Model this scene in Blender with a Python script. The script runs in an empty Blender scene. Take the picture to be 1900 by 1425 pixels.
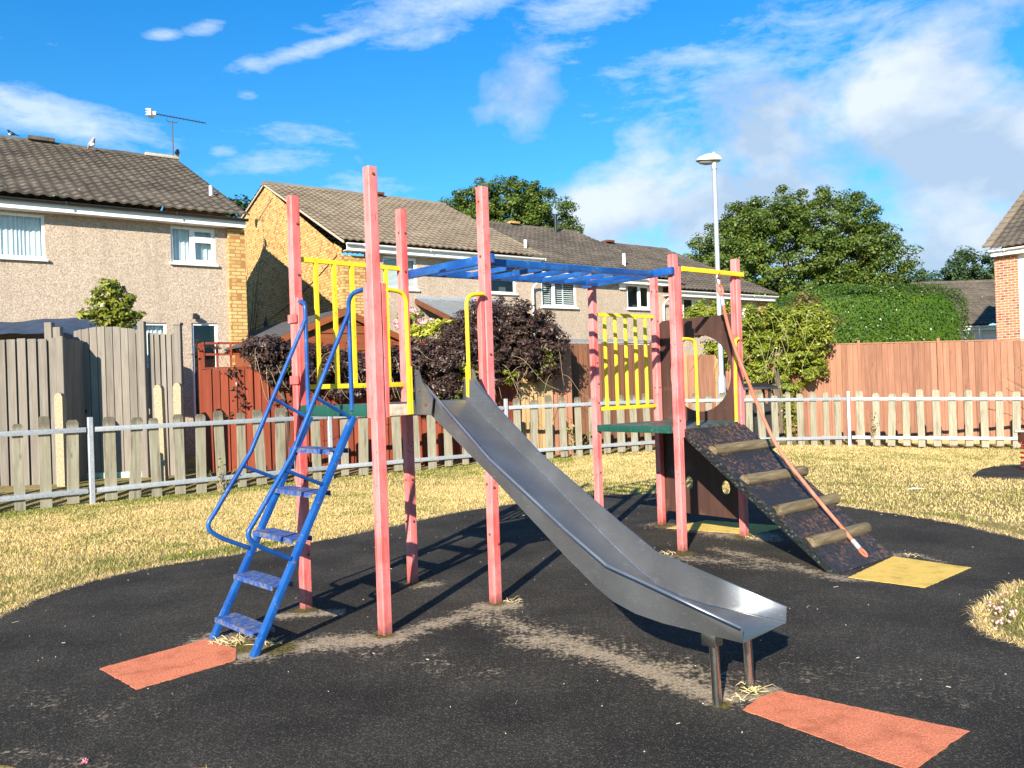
import bpy, bmesh, math, random
import numpy as np
from mathutils import Vector, Matrix
random.seed(7); rng = np.random.default_rng(7)
R = math.radians
SC = bpy.context.scene; COL = SC.collection
# ------------------------------------------------------------ camera
H = 1.3; FPX = 1525.06; PITCH = .0035; ROLL = .0339
_cp, _sp, _cr, _sr = math.cos(PITCH), math.sin(PITCH), math.cos(ROLL), math.sin(ROLL)
FWD = Vector((0, _cp, _sp)); UP0 = Vector((0, -_sp, _cp)); R0 = Vector((1, 0, 0))
RIGHT = _cr*R0 - _sr*UP0; UP = _sr*R0 + _cr*UP0
cd = bpy.data.cameras.new("camera"); cam = bpy.data.objects.new("camera", cd); COL.objects.link(cam)
cam.matrix_world = Matrix(((RIGHT.x, UP.x, -FWD.x, 0), (RIGHT.y, UP.y, -FWD.y, 0), (RIGHT.z, UP.z, -FWD.z, H), (0, 0, 0, 1)))
cd.sensor_width = 36; cd.lens = FPX/1900*36; cd.clip_end = 2000; cd.clip_start = .05
SC.camera = cam
def at(px, py, Y):                      # world point seen at photo pixel (px,py), Y metres ahead
    d = FWD + RIGHT*((px-950)/FPX) - UP*((py-712.5)/FPX)
    return Vector((0, 0, H)) + d*(Y/d.y)
# ------------------------------------------------------------ light and sky
SUN_EL = R(25); SUN_DIR = Vector((math.cos(R(72))*math.cos(SUN_EL), math.sin(R(72))*math.cos(SUN_EL), -math.sin(SUN_EL)))
sd = bpy.data.lights.new("sun", 'SUN'); sd.energy = 5.0; sd.angle = R(.5); sd.color = (1, .91, .78)
sun = bpy.data.objects.new("sun", sd); COL.objects.link(sun)
sun.rotation_euler = SUN_DIR.to_track_quat('-Z', 'Y').to_euler(); sun.location = (-10, -30, 20)
SC.view_settings.view_transform = 'Standard'; SC.view_settings.look = 'None'
SC.view_settings.exposure = 1.18; SC.view_settings.gamma = 1

class G:                                # small node-graph helper
    def __init__(s, nt): s.nt = nt; s.n = nt.nodes; s.l = nt.links
    def put(s, sock, v):
        if v is None: return
        if isinstance(v, bpy.types.NodeSocket): s.l.new(v, sock)
        else:
            if sock.type == 'RGBA' and len(v) == 3: v = (*v, 1)
            sock.default_value = v
    def node(s, t, ins=None, **p):
        nd = s.n.new('ShaderNode'+t)
        for k, v in p.items(): setattr(nd, k, v)
        for k, v in (ins or {}).items(): s.put(nd.inputs[k], v)
        return nd
    def math(s, op, a, b=0, c=0, clamp=False):
        return s.node('Math', {0: a, 1: b, 2: c}, operation=op, use_clamp=clamp).outputs[0]
    def vmath(s, op, a, b=(0, 0, 0), out=0):
        return s.node('VectorMath', {0: a, 1: b}, operation=op).outputs[out]
    def coord(s, which='Object'): return s.node('TexCoord').outputs[which]
    def mapv(s, v, scale=(1, 1, 1), loc=(0, 0, 0), rot=(0, 0, 0)):
        return s.node('Mapping', {0: v, 1: loc, 2: rot, 3: scale}).outputs[0]
    def noise(s, v, scale=5, detail=4, rough=.55, out=0, dist=0):
        return s.node('TexNoise', {'Vector': v, 'Scale': scale, 'Detail': detail, 'Roughness': rough, 'Distortion': dist}).outputs[out]
    def vor(s, v, scale=5, out=0, feature='F1'):
        return s.node('TexVoronoi', {'Vector': v, 'Scale': scale}, feature=feature).outputs[out]
    def mix(s, f, a, b, mode='MIX'):
        nd = s.n.new('ShaderNodeMix'); nd.data_type = 'RGBA'; nd.blend_type = mode
        s.put(nd.inputs[0], f); s.put(nd.inputs[6], a); s.put(nd.inputs[7], b); return nd.outputs[2]
    def ramp(s, f, stops, interp='LINEAR'):
        nd = s.n.new('ShaderNodeValToRGB'); e = nd.color_ramp.elements; nd.color_ramp.interpolation = interp
        while len(e) < len(stops): e.new(.5)
        for el, (p, c) in zip(e, stops):
            el.position = p; el.color = (c, c, c, 1) if isinstance(c, (int, float)) else (*c, 1)
        s.put(nd.inputs[0], f); return nd.outputs[0]
    def rmap(s, f, a, b, c=0, d=1):
        return s.node('MapRange', {0: f, 1: a, 2: b, 3: c, 4: d}, clamp=True).outputs[0]
    def island(s): return s.node('NewGeometry').outputs['Random Per Island']
    def bump(s, h, strength=.5, dist=.01):
        return s.node('Bump', {'Height': h, 'Strength': strength, 'Distance': dist}).outputs[0]
    def sep(s, v): return s.node('SeparateXYZ', {0: v}).outputs
    def comb(s, x, y, z): return s.node('CombineXYZ', {0: x, 1: y, 2: z}).outputs[0]

w = bpy.data.worlds.new("World"); SC.world = w; w.use_nodes = True
g = G(w.node_tree); bg = g.n['Background']
sky = g.node('TexSky', sky_type='NISHITA'); sky.sun_disc = False; sky.sun_elevation = SUN_EL
sky.sun_rotation = math.atan2(-SUN_DIR.x, -SUN_DIR.y); sky.air_density = 1.0; sky.dust_density = .3; sky.ozone_density = 3.0
dv = g.coord('Generated'); dx, dy, dz = g.sep(dv)
el = g.math('ARCTAN2', dz, g.math('SQRT', g.math('ADD', g.math('MULTIPLY', dx, dx), g.math('MULTIPLY', dy, dy))))
az = g.math('ARCTAN2', dx, dy)          # 0 ahead, + to the right
skyc = g.mix(1.0, sky.outputs[0], g.ramp(g.rmap(el, 0, .6), [(0, (.60, .88, 1.0)), (.35, (.36, 1.0, 1.26)), (.8, (.13, .96, 1.52))]), 'MULTIPLY')
CL_LO, CL_HI, CL_CI = (3.2, 4.2, 5.5), (5.6, 6.15, 6.9), (5.0, 6.0, 7.2)
P2 = g.comb(az, el, 0)
def ell(cx, cy, rx, ry, rot=0):         # soft patch of sky where cloud may form
    v = g.vmath('SUBTRACT', P2, (cx, cy, 0))
    v = g.node('VectorRotate', {'Vector': v, 'Angle': -rot}, rotation_type='Z_AXIS').outputs[0]
    v = g.vmath('MULTIPLY', v, (1/rx, 1/ry, 0))
    return g.rmap(g.vmath('LENGTH', v, out=1), 1, .25, 0, 1)
warp = g.mix(.05, P2, g.noise(P2, 5, 3, .5, 1), 'ADD')
n1 = g.math('SUBTRACT', g.noise(g.mapv(warp, (1, 1.4, 1)), 6.0, 8, .58), .5)
n2 = g.math('SUBTRACT', g.noise(g.mapv(warp, (1, 1.6, 1), (4, 2, 0)), 15, 7, .6), .5)
fea = g.math('SUBTRACT', g.noise(g.mapv(warp, (1, 4.6, 1), (1, 7, 0), (0, 0, R(14))), 7, 8, .62), .5)
fine = g.math('SUBTRACT', g.noise(g.mapv(warp, (1, 2.6, 1), (3, 1, 0), (0, 0, R(10))), 34, 8, .7), .5)
def union(L):
    o = None
    for k, *e in L:
        v = g.math('MULTIPLY', ell(*e), k); o = v if o is None else g.math('MAXIMUM', o, v)
    return o
cum = union([(1, .46, .285, .16, .13), (1, .53, .22, .20, .13), (.86, .34, .275, .17, .10), (.95, .13, .205, .17, .075), (.85, .33, .17, .25, .09), (.9, .47, .15, .20, .10), (.6, .02, .355, .085, .085, R(-20)), (.7, .375, .435, .12, .06), (.55, .56, .41, .10, .09), (.5, .20, .27, .12, .06), (.8, .30, .20, .34, .12), (.75, .12, .16, .2, .07)])
cumd = g.rmap(g.math('ADD', cum, g.math('ADD', g.math('MULTIPLY', n1, 1.5), g.math('MULTIPLY', n2, .95))), .27, .80)
cir = union([(.9, -.09, .435, .20, .045, R(14)), (.8, -.10, .405, .11, .02, R(8)), (.85, .10, .425, .14, .055, R(18)), (.7, .22, .46, .22, .04), (1, -.51, .295, .20, .035, R(-9)), (.8, -.40, .468, .14, .022), (.75, -.345, .40, .04, .012, R(10)), (.75, -.39, .39, .035, .010, R(5)), (.8, -.29, .37, .04, .015), (.6, -.30, .335, .025, .01), (.6, -.33, .275, .03, .014), (.7, -.28, .265, .11, .022, R(6)), (.55, -.24, .30, .12, .03), (.55, -.16, .24, .10, .03, R(-6)), (.6, .30, .36, .30, .07, R(10))])
cird = g.rmap(g.math('ADD', cir, g.math('ADD', g.math('MULTIPLY', fea, 1.5), g.math('MULTIPLY', fine, .9))), .36, 1.15, 0, .82)
trail = g.rmap(g.math('ADD', ell(-.21, .394, .17, .013, R(17)), g.math('MULTIPLY', fine, 1.6)), .25, 1.2, 0, .7)
shade = g.rmap(g.math('ADD', g.noise(g.mapv(warp, (1, 1.5, 1), (.02, -.035, 0)), 7.5, 6, .55), union([(.16, .46, .31, .14, .07), (.14, .12, .22, .16, .04)])), .42, .66)
ccol = g.mix(shade, CL_LO, CL_HI)
s1 = g.mix(g.math('MAXIMUM', cird, trail), skyc, CL_CI)
s3 = g.mix(g.math('MULTIPLY', cumd, .95), s1, ccol)
g.put(bg.inputs[0], s3); bg.inputs[1].default_value = .070

# ------------------------------------------------------------ materials
MATS = {}
def mat(name, fn):
    if name in MATS: return MATS[name]
    m = bpy.data.materials.new(name); m.use_nodes = True
    gg = G(m.node_tree); b = gg.n['Principled BSDF']; b.inputs['Roughness'].default_value = .75
    b.inputs['Specular IOR Level'].default_value = .35
    r = fn(gg, b)
    for k, v in (r or {}).items(): gg.put(b.inputs[k], v)
    MATS[name] = m; return m
def plain(name, c, rough=.6, metal=0, var=.12, sc=12, bumpk=0):
    def f(g, b):
        n = g.noise(g.coord(), sc, 5)
        col = g.mix(g.rmap(n, .3, .7), tuple(x*(1-var) for x in c), tuple(min(1, x*(1+var)) for x in c))
        d = {'Base Color': col, 'Roughness': rough, 'Metallic': metal}
        if bumpk: d['Normal'] = g.bump(n, bumpk, .01)
        return d
    return mat(name, f)
def paint(name, c, c2, chips=(.16, .12, .09), amt=.64, rough=.42, axis=2, fade=.5, foot=False):
    def f(g, b):
        sc = [26, 26, 26]; sc[axis] = 2.2
        v = g.coord(); st = g.noise(g.mapv(v, sc), 1.0, 6, .6); bl = g.noise(v, 3.2, 5, .6)
        col = g.mix(g.math('MULTIPLY', g.rmap(g.math('ADD', st, bl), .75, 1.25), fade*2, clamp=True), c, c2)
        s3 = [70, 70, 70]; s3[axis] = 3.0
        ck = g.rmap(g.noise(g.mapv(v, s3), 1.0, 5, .7, dist=.3), .635, .665)
        col = g.mix(g.math('MULTIPLY', ck, .75 if foot else .3), col, tuple(x*.32 for x in c))
        col = g.mix(g.rmap(g.noise(v, 9, 5, .65), .58, .72, 0, .45), col, tuple(x*.62 for x in c))
        ch = g.rmap(g.math('ADD', g.noise(v, 55, 5, .65), g.math('MULTIPLY', g.noise(v, 6, 3), .35)), amt+.15, amt+.20)
        col = g.mix(ch, col, chips)
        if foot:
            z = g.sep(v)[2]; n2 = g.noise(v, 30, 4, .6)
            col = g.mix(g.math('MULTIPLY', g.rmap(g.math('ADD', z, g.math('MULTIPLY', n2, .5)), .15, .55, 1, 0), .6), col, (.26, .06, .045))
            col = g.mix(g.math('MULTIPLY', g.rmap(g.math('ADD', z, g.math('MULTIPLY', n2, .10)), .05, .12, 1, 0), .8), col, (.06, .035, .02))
        return {'Base Color': col, 'Roughness': g.rmap(st, .3, .7, rough, rough+.28), 'Normal': g.bump(g.math('SUBTRACT', g.math('ADD', st, ch), ck), .25, .004)}
    return mat(name, f)
def wood(name, c1, c2, c3, island=True, sc=18, axis=2, rough=.85, top=None):
    def f(g, b):
        s = [sc, sc, sc]; s[axis] = sc*.06
        v = g.coord(); rnd = g.island()
        v2 = g.vmath('ADD', v, g.comb(g.math('MULTIPLY', rnd, 13), g.math('MULTIPLY', rnd, 7), g.math('MULTIPLY', rnd, 31)))
        n = g.noise(g.mapv(v2, s), 1.6, 7, .65, dist=.4)
        col = g.ramp(n, [(.3, c1), (.52, c2), (.72, c3)])
        bl = g.noise(v2, 2.2, 4)
        col = g.mix(g.rmap(bl, .35, .75, 0, .35), col, tuple(x*.55 for x in c1))
        if island: col = g.mix(.55, col, g.mix(rnd, tuple(x*.58 for x in c2), tuple(min(1, x*1.32) for x in c2)))
        kn = g.rmap(g.vor(g.mapv(v2, [5, 5, 1.6]), 1), .0, .09, 1, 0)
        col = g.mix(g.math('MULTIPLY', kn, .7), col, tuple(x*.4 for x in c1))
        if top:
            zz = g.math('ADD', g.sep(v)[2], g.math('MULTIPLY', g.noise(g.mapv(v2, (9, 9, 3)), 1.5, 5, .6), .22))
            col = g.mix(g.rmap(zz, top+.05, top+.13, 0, .62), col, tuple(x*.55 for x in c1)); col = g.mix(g.rmap(g.noise(g.mapv(v2, (14, 14, 1.5)), 1.3, 5, .6), .52, .68, 0, .6), col, tuple(x*.8 for x in c1))
        return {'Base Color': col, 'Roughness': rough, 'Normal': g.bump(n, .35, .006)}
    return mat(name, f)
def leaf(name, a, b_, c, trans=.25, rough=.5, sc=1.2):
    def f(g, b):
        rnd = g.island(); n = g.noise(g.coord(), sc, 3)
        k = g.math('ADD', g.math('MULTIPLY', rnd, .6), g.math('MULTIPLY', n, .5))
        col = g.ramp(k, [(.2, a), (.55, b_), (.92, c)])
        out = g.n['Material Output']
        tr = g.node('BsdfTranslucent', {0: g.mix(.5, col, tuple(min(1, x*1.8) for x in c))})
        g.put(b.inputs['Base Color'], col); g.put(b.inputs['Roughness'], rough)
        mx = g.node('MixShader', {0: trans, 1: b.outputs[0], 2: tr.outputs[0]})
        g.l.new(mx.outputs[0], out.inputs[0])
    return mat(name, f)

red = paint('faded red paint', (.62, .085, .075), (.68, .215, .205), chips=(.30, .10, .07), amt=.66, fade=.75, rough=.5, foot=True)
redstrip = paint('brighter red paint', (.60, .07, .06), (.70, .20, .19), chips=(.30, .10, .07), amt=.66, fade=.6, rough=.5)
def _blue(g, b):
    v = g.coord(); n = g.noise(v, 20, 6, .65); bl = g.noise(v, 5, 4)
    col = g.mix(g.rmap(bl, .4, .7), (.006, .055, .23), (.014, .105, .34))
    col = g.mix(g.rmap(n, .63, .73), col, (.10, .17, .33))
    ch = g.rmap(g.math('ADD', g.noise(v, 42, 5, .6), g.math('MULTIPLY', bl, .4)), .84, .90)
    col = g.mix(ch, col, (.20, .115, .07))
    return {'Base Color': col, 'Roughness': .34, 'Normal': g.bump(n, .12, .003)}
blue = mat('chipped blue paint', _blue)
def _tread(g, b):
    v = g.coord(); n = g.noise(v, 30, 6, .7); z = g.node('NewGeometry').outputs['Normal']
    col = g.mix(g.rmap(n, .46, .62), (.012, .065, .27), (.17, .155, .145))
    return {'Base Color': g.mix(g.rmap(g.noise(v, 90, 3), .55, .7), col, (.05, .12, .32)), 'Roughness': .6, 'Normal': g.bump(n, .4, .006)}
tread_m = mat('worn blue tread', _tread)
yellow = paint('yellow paint', (.80, .50, .012), (.86, .60, .03), chips=(.45, .16, .02), amt=.68, rough=.38, fade=.5)
green = paint('dark green paint', (.006, .055, .04), (.012, .085, .06), chips=(.12, .14, .12), amt=.66, fade=.5)
def _deck(g, b):
    v = g.coord(); n = g.noise(v, 14, 6, .65); n2 = g.noise(v, 120, 3)
    col = g.mix(g.rmap(n, .4, .62), (.02, .045, .042), (.13, .11, .09))
    return {'Base Color': col, 'Roughness': .55, 'Normal': g.bump(n2, .5, .004)}
deckm = mat('worn deck board', _deck)
deckedge = plain('bare worn edge', (.46, .36, .27), .85, 0, .3, 30)
def _steel(g, b):
    v = g.coord(); sm = g.noise(v, 5, 4, .5); sc = g.rmap(g.noise(g.mapv(v, (150, 10, 150), rot=(.3, .5, .6)), 1.5, 3), .655, .70); sc2 = g.rmap(g.noise(g.mapv(v, (12, 190, 60), rot=(.5, -.3, .2)), 1.2, 3), .67, .71); sp = g.rmap(g.noise(v, 9, 5, .7), .6, .75)
    col = g.mix(g.rmap(sm, .35, .7), (.165, .17, .178), (.215, .222, .23)); col = g.mix(g.math('MULTIPLY', g.math('MAXIMUM', sc, sc2), .55), col, (.42, .42, .43)); col = g.mix(g.math('MULTIPLY', sp, .35), col, (.36, .35, .34))
    return {'Base Color': col, 'Metallic': .72, 'Roughness': g.math('ADD', g.rmap(sm, .3, .7, .34, .41), g.math('MULTIPLY', sp, .12)), 'Normal': g.bump(g.math('ADD', sc, sc2), .06, .002)}
steel = mat('dull stainless steel', _steel)
tubesteel = plain('polished steel tube', (.55, .53, .5), .25, 1, .15, 25)
rust = plain('rusty bolt', (.16, .07, .04), .7, .3, .3, 80)
galv = plain('galvanised steel', (.50, .52, .54), .5, .55, .16, 30)
def _brownp(g, b):
    v = g.coord(); n = g.noise(g.mapv(v, (10, 10, 1.2)), 1.5, 6, .6); s = g.noise(v, 3.5, 5, .65)
    col = g.mix(g.rmap(n, .3, .7), (.042, .019, .014), (.075, .037, .027))
    col = g.mix(g.rmap(s, .56, .78, 0, .7), col, (.20, .13, .105))
    return {'Base Color': col, 'Roughness': .6, 'Normal': g.bump(n, .15, .004)}
brownp = mat('weathered brown board', _brownp)
def _ramp(g, b):
    v = g.coord(); n = g.noise(g.mapv(v, (1, 1, 1)), 3.4, 5, .6); ch = g.vor(g.mapv(v, (48, 26, 30), rot=(0, 0, .4)), 1.0)
    fl = g.noise(v, 34, 4, .7); wear = g.math('MULTIPLY', g.rmap(n, .40, .60), g.rmap(fl, .50, .58))
    col = g.mix(wear, (.011, .0115, .0125), (.13, .062, .034))
    col = g.mix(g.rmap(ch, .0, .22, .65, 0), col, (.075, .078, .082))
    return {'Base Color': col, 'Roughness': g.rmap(ch, 0, .5, .25, .6), 'Normal': g.bump(ch, .9, .012), 'Specular IOR Level': .6}
rampm = mat('worn black climbing surface', _ramp)
def _tplate(g, b):
    v = g.coord(); ch = g.vor(g.mapv(v, (60, 38, 38)), 1.0)
    return {'Base Color': g.mix(g.rmap(ch, .1, .4), (.10, .11, .10), (.014, .016, .015)), 'Roughness': .32, 'Normal': g.bump(ch, 1, .01), 'Specular IOR Level': .6}
tplate = mat('black tread plate edge', _tplate)
logm = wood('weathered log', (.085, .06, .03), (.16, .12, .065), (.25, .20, .12), False, 30, 0)
ropem = paint('faded red rope', (.42, .11, .06), (.50, .19, .125), fade=.5, amt=.9, rough=.8)

def _rubber(g, b):
    v = g.coord('Object'); sp = g.noise(v, 95, 3, .75); s2 = g.noise(v, 48, 4, .7); bl = g.noise(v, 1.3, 6, .6)
    du = g.node('Attribute', attribute_name='dust').outputs['Color']; dr, dm, dyel = g.node('SeparateColor', {0: du}).outputs
    col = g.mix(g.rmap(bl, .35, .7), (.0145, .0132, .0115), (.035, .0315, .0255))
    col = g.mix(g.rmap(g.math('ADD', sp, g.math('MULTIPLY', g.math('SUBTRACT', bl, .5), .25)), .53, .70, 0, .95), col, (.115, .10, .078))
    col = g.mix(g.rmap(g.noise(v, 150, 2, .6), .635, .70, 0, .8), col, (.27, .245, .19))
    k = g.math('ADD', g.math('MULTIPLY', dr, 1.1), g.math('MULTIPLY', g.math('SUBTRACT', s2, .5), 2.2))
    k = g.math('ADD', k, g.math('MULTIPLY', g.math('SUBTRACT', g.noise(v, 6, 6, .7), .5), 1.5))
    k = g.math('ADD', k, g.math('MULTIPLY', g.math('SUBTRACT', g.noise(v, 22, 4, .65), .5), 1.1))
    sand = g.mix(g.rmap(sp, .35, .65), (.17, .13, .085), (.46, .37, .255))
    col = g.mix(g.math('MULTIPLY', g.rmap(k, .38, .88), g.rmap(dr, .02, .2)), col, sand)
    km = g.math('MULTIPLY', g.rmap(g.math('ADD', dm, g.math('MULTIPLY', g.math('SUBTRACT', s2, .5), 1.2)), .4, .8), g.rmap(dm, .02, .2))
    col = g.mix(km, col, g.mix(g.rmap(sp, .4, .6), (.035, .03, .012), (.16, .13, .03)))
    h = g.math('ADD', sp, g.math('MULTIPLY', s2, .6))
    return {'Base Color': col, 'Roughness': .92, 'Normal': g.bump(h, .8, .008), 'Specular IOR Level': .18}
rubber = mat('black wet-pour rubber', _rubber)
def crumb(name, a, b_):
    def f(g, b):
        v = g.coord(); sp = g.noise(v, 120, 3, .7); bl = g.noise(v, 4, 5)
        col = g.mix(g.rmap(sp, .35, .65), a, b_)
        col = g.mix(g.rmap(g.noise(v, 7, 6, .65), .48, .72, 0, .6), col, tuple(x*.5 for x in a))
        col = g.mix(g.rmap(g.noise(v, 60, 4, .7), .64, .72, 0, .7), col, (.05, .04, .03))
        return {'Base Color': col, 'Roughness': .95, 'Normal': g.bump(sp, .9, .008), 'Specular IOR Level': .15}
    return mat(name, f)
redcrumb = crumb('red rubber crumb', (.52, .13, .058), (.80, .29, .16))
yelcrumb = crumb('yellow rubber crumb', (.58, .38, .065), (.82, .56, .16))
def grasscol(g, v):
    big = g.noise(v, .55, 4, .6); mid = g.noise(v, 2.6, 4, .6)
    k = g.math('ADD', g.math('MULTIPLY', big, .6), g.math('MULTIPLY', mid, .45))
    gr = g.node('Attribute', attribute_name='lush').outputs['Fac']
    return g.math('ADD', k, g.math('MULTIPLY', gr, .35))
def _soil(g, b):
    v = g.coord(); k = grasscol(g, v); f = g.noise(v, 45, 5, .7)
    c = g.ramp(k, [(.42, (.50, .37, .17)), (.58, (.36, .29, .10)), (.72, (.15, .17, .04))])
    c = g.mix(g.rmap(f, .35, .65, .75, 0), c, (.10, .072, .03))
    return {'Base Color': c, 'Roughness': .95, 'Normal': g.bump(f, 1, .03), 'Specular IOR Level': .1}
soil = mat('dry turf', _soil)
def _blade(g, b):
    v = g.coord(); k = grasscol(g, v); rnd = g.island()
    dry = g.ramp(rnd, [(0, (.60, .43, .16)), (.5, (.74, .55, .225)), (1, (.84, .67, .33))])
    lush = g.ramp(rnd, [(0, (.09, .13, .02)), (.6, (.27, .29, .05)), (1, (.58, .50, .17))])
    c = g.mix(g.rmap(g.math('ADD', k, g.math('MULTIPLY', g.math('SUBTRACT', g.math('FRACT', g.math('MULTIPLY', rnd, 7.3)), .5), .16)), .50, .67), dry, lush)
    tr = g.node('BsdfTranslucent', {0: c}); g.put(b.inputs['Base Color'], c); b.inputs['Roughness'].default_value = .7
    mx = g.node('MixShader', {0: .3, 1: b.outputs[0], 2: tr.outputs[0]}); g.l.new(mx.outputs[0], g.n['Material Output'].inputs[0])
blade = mat('dry grass blade', _blade)

def _pebble(g, b):
    v = g.coord(); a = g.vor(v, 55, 1); n = g.noise(v, 26, 5, .75); big = g.noise(v, .8, 4)
    ar = g.sep(a)[0]
    col = g.ramp(ar, [(0, (.32, .235, .17)), (.3, (.42, .335, .25)), (.7, (.49, .395, .30)), (1, (.60, .50, .39))])
    col = g.mix(g.rmap(n, .54, .68, 0, .7), col, (.21, .145, .095)); col = g.mix(g.rmap(g.noise(g.mapv(v, (2.2, 2.2, .28)), 1.5, 5, .6), .5, .72, 0, .32), g.mix(g.rmap(big, .4, .7, 0, .2), col, (.36, .27, .2)), (.27, .21, .155))
    return {'Base Color': col, 'Roughness': .9, 'Normal': g.bump(g.math('ADD', ar, n), .7, .015)}
pebble = mat('pebbledash', _pebble)
def brickm(name, c1, c2, c3, mortar, sx=.20, sy=.074):
    def f(g, b):
        x, y, z = g.sep(g.coord())
        v = g.comb(g.math('ADD', x, y), z, 0)
        def bt(a, b_, m, vec=v): return g.node('TexBrick', {'Vector': vec, 'Color1': a, 'Color2': b_, 'Mortar': m, 'Scale': 1, 'Mortar Size': .011, 'Brick Width': sx, 'Row Height': sy, 'Bias': 0})
        t = bt((*c1, 1), (*c2, 1), (*mortar, 1)); t2 = bt((0, 0, 0, 1), (1, 1, 1, 1), (0, 0, 0, 1))
        cell = g.node('TexWhiteNoise', {'Vector': g.comb(g.math('FLOOR', g.math('DIVIDE', g.math('ADD', x, y), sx*.5)), g.math('FLOOR', g.math('DIVIDE', z, sy)), 0)}, noise_dimensions='3D').outputs[0]
        n = g.noise(g.coord(), 60, 4)
        col = g.mix(g.math('MULTIPLY', g.rmap(cell, .85, .88), g.math('SUBTRACT', 1, t.outputs[1])), t.outputs[0], c3)
        col = g.mix(g.rmap(n, .4, .8, 0, .35), col, tuple(q*.6 for q in c1))
        return {'Base Color': col, 'Roughness': .9, 'Normal': g.bump(g.math('SUBTRACT', g.math('MULTIPLY', n, .4), t.outputs[1]), .6, .008)}
    return mat(name, f)
ybrick = brickm('yellow stock brick', (.50, .28, .085), (.68, .43, .165), (.38, .145, .045), (.30, .19, .085))
rbrick = brickm('red brick', (.36, .115, .055), (.46, .19, .085), (.23, .07, .045), (.52, .42, .32))
def _tile(g, b):
    v = g.coord(); n = g.noise(v, 1.2, 5, .6); f = g.noise(v, 14, 5, .65); rnd = g.island()
    col = g.mix(g.rmap(n, .35, .7), (.076, .062, .048), (.155, .126, .094))
    col = g.mix(g.rmap(f, .5, .75, 0, .6), col, (.05, .042, .035))
    lich = g.rmap(g.noise(v, 8, 5, .68), .64, .69); rws = g.rmap(g.noise(g.mapv(v, (3.2, 1.2, 1.2)), 2.2, 3), .45, .7, 0, .5); col = g.mix(rws, col, (.045, .038, .03)); col = g.mix(lich, col, (.36, .33, .28))
    return {'Base Color': col, 'Roughness': .9, 'Normal': g.bump(f, .4, .02)}
tile = mat('brown concrete tile', _tile)
def _tile2(g, b):
    v = g.coord(); n = g.noise(v, 1.2, 5, .6); f = g.noise(v, 16, 5, .65)
    col = g.mix(g.rmap(n, .35, .7), (.17, .13, .088), (.27, .215, .15))
    col = g.mix(g.rmap(f, .48, .75, 0, .55), col, (.085, .065, .05))
    return {'Base Color': col, 'Roughness': .9, 'Normal': g.bump(f, .4, .02)}
tile2 = mat('sandy concrete tile', _tile2)
mortarm = plain('ridge mortar', (.42, .37, .28), .9, 0, .25, 20)
upvc = plain('white plastic', (.80, .80, .78), .35, 0, .04, 6)
white = plain('white render', (.82, .78, .70), .85, 0, .06, 25, .3)
blackp = plain('black plastic', (.02, .02, .022), .45, 0, .25, 9)
def _glass(g, b):
    fr = g.math('ADD', g.math('MULTIPLY', g.math('POWER', g.node('LayerWeight', {0: .5}).outputs['Facing'], 4), .7), .055)
    gl = g.node('BsdfGlossy', {0: (.9, .95, 1, 1), 'Roughness': .02}); tr = g.node('BsdfTransparent', {0: (.80, .86, .85, 1)})
    mx = g.node('MixShader', {0: fr, 1: tr.outputs[0], 2: gl.outputs[0]})
    g.l.new(mx.outputs[0], g.n['Material Output'].inputs[0])
glass = mat('window glass', _glass)
curtain = plain('pale curtain', (.72, .76, .77), .9, 0, .08, 4)
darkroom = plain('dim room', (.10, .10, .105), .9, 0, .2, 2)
slatm = plain('white slat', (.75, .77, .76), .5, 0, .04, 6)
felt = plain('grey roofing felt', (.065, .062, .06), .9, 0, .3, 14, .4)
shedw = wood('stained shed board', (.15, .042, .014), (.25, .072, .022), (.33, .11, .035), True, 14, 0)
greyfence = wood('weathered grey board', (.085, .072, .058), (.20, .174, .143), (.33, .295, .25))
redfence = wood('red stained board', (.11, .020, .010), (.21, .042, .018), (.30, .085, .036))
orfence = wood('orange fence board', (.15, .062, .034), (.30, .14, .083), (.43, .24, .155))
natfence = wood('pale fence board', (.27, .15, .06), (.43, .27, .125), (.56, .39, .21))
brfence = wood('dark brown fence board', (.085, .034, .017), (.14, .06, .03), (.20, .095, .05))
picketm = wood('weathered picket', (.11, .092, .058), (.30, .27, .19), (.50, .465, .365), True, 22, top=1.02)
conc = plain('rough concrete', (.36, .28, .18), .95, 0, .3, 40, .8)
tarpm = plain('blue tarpaulin', (.022, .040, .075), .9, 0, .3, 5, .5)
corr = plain('corrugated sheet', (.17, .185, .20), .42, .3, .15, 6)
brownt = plain('brown painted timber', (.13, .045, .022), .6, 0, .2, 12)
barkm = wood('bark', (.06, .045, .03), (.12, .09, .06), (.2, .16, .11), False, 12)
stemm = plain('dry stem', (.33, .25, .14), .9, 0, .25, 20)

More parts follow.
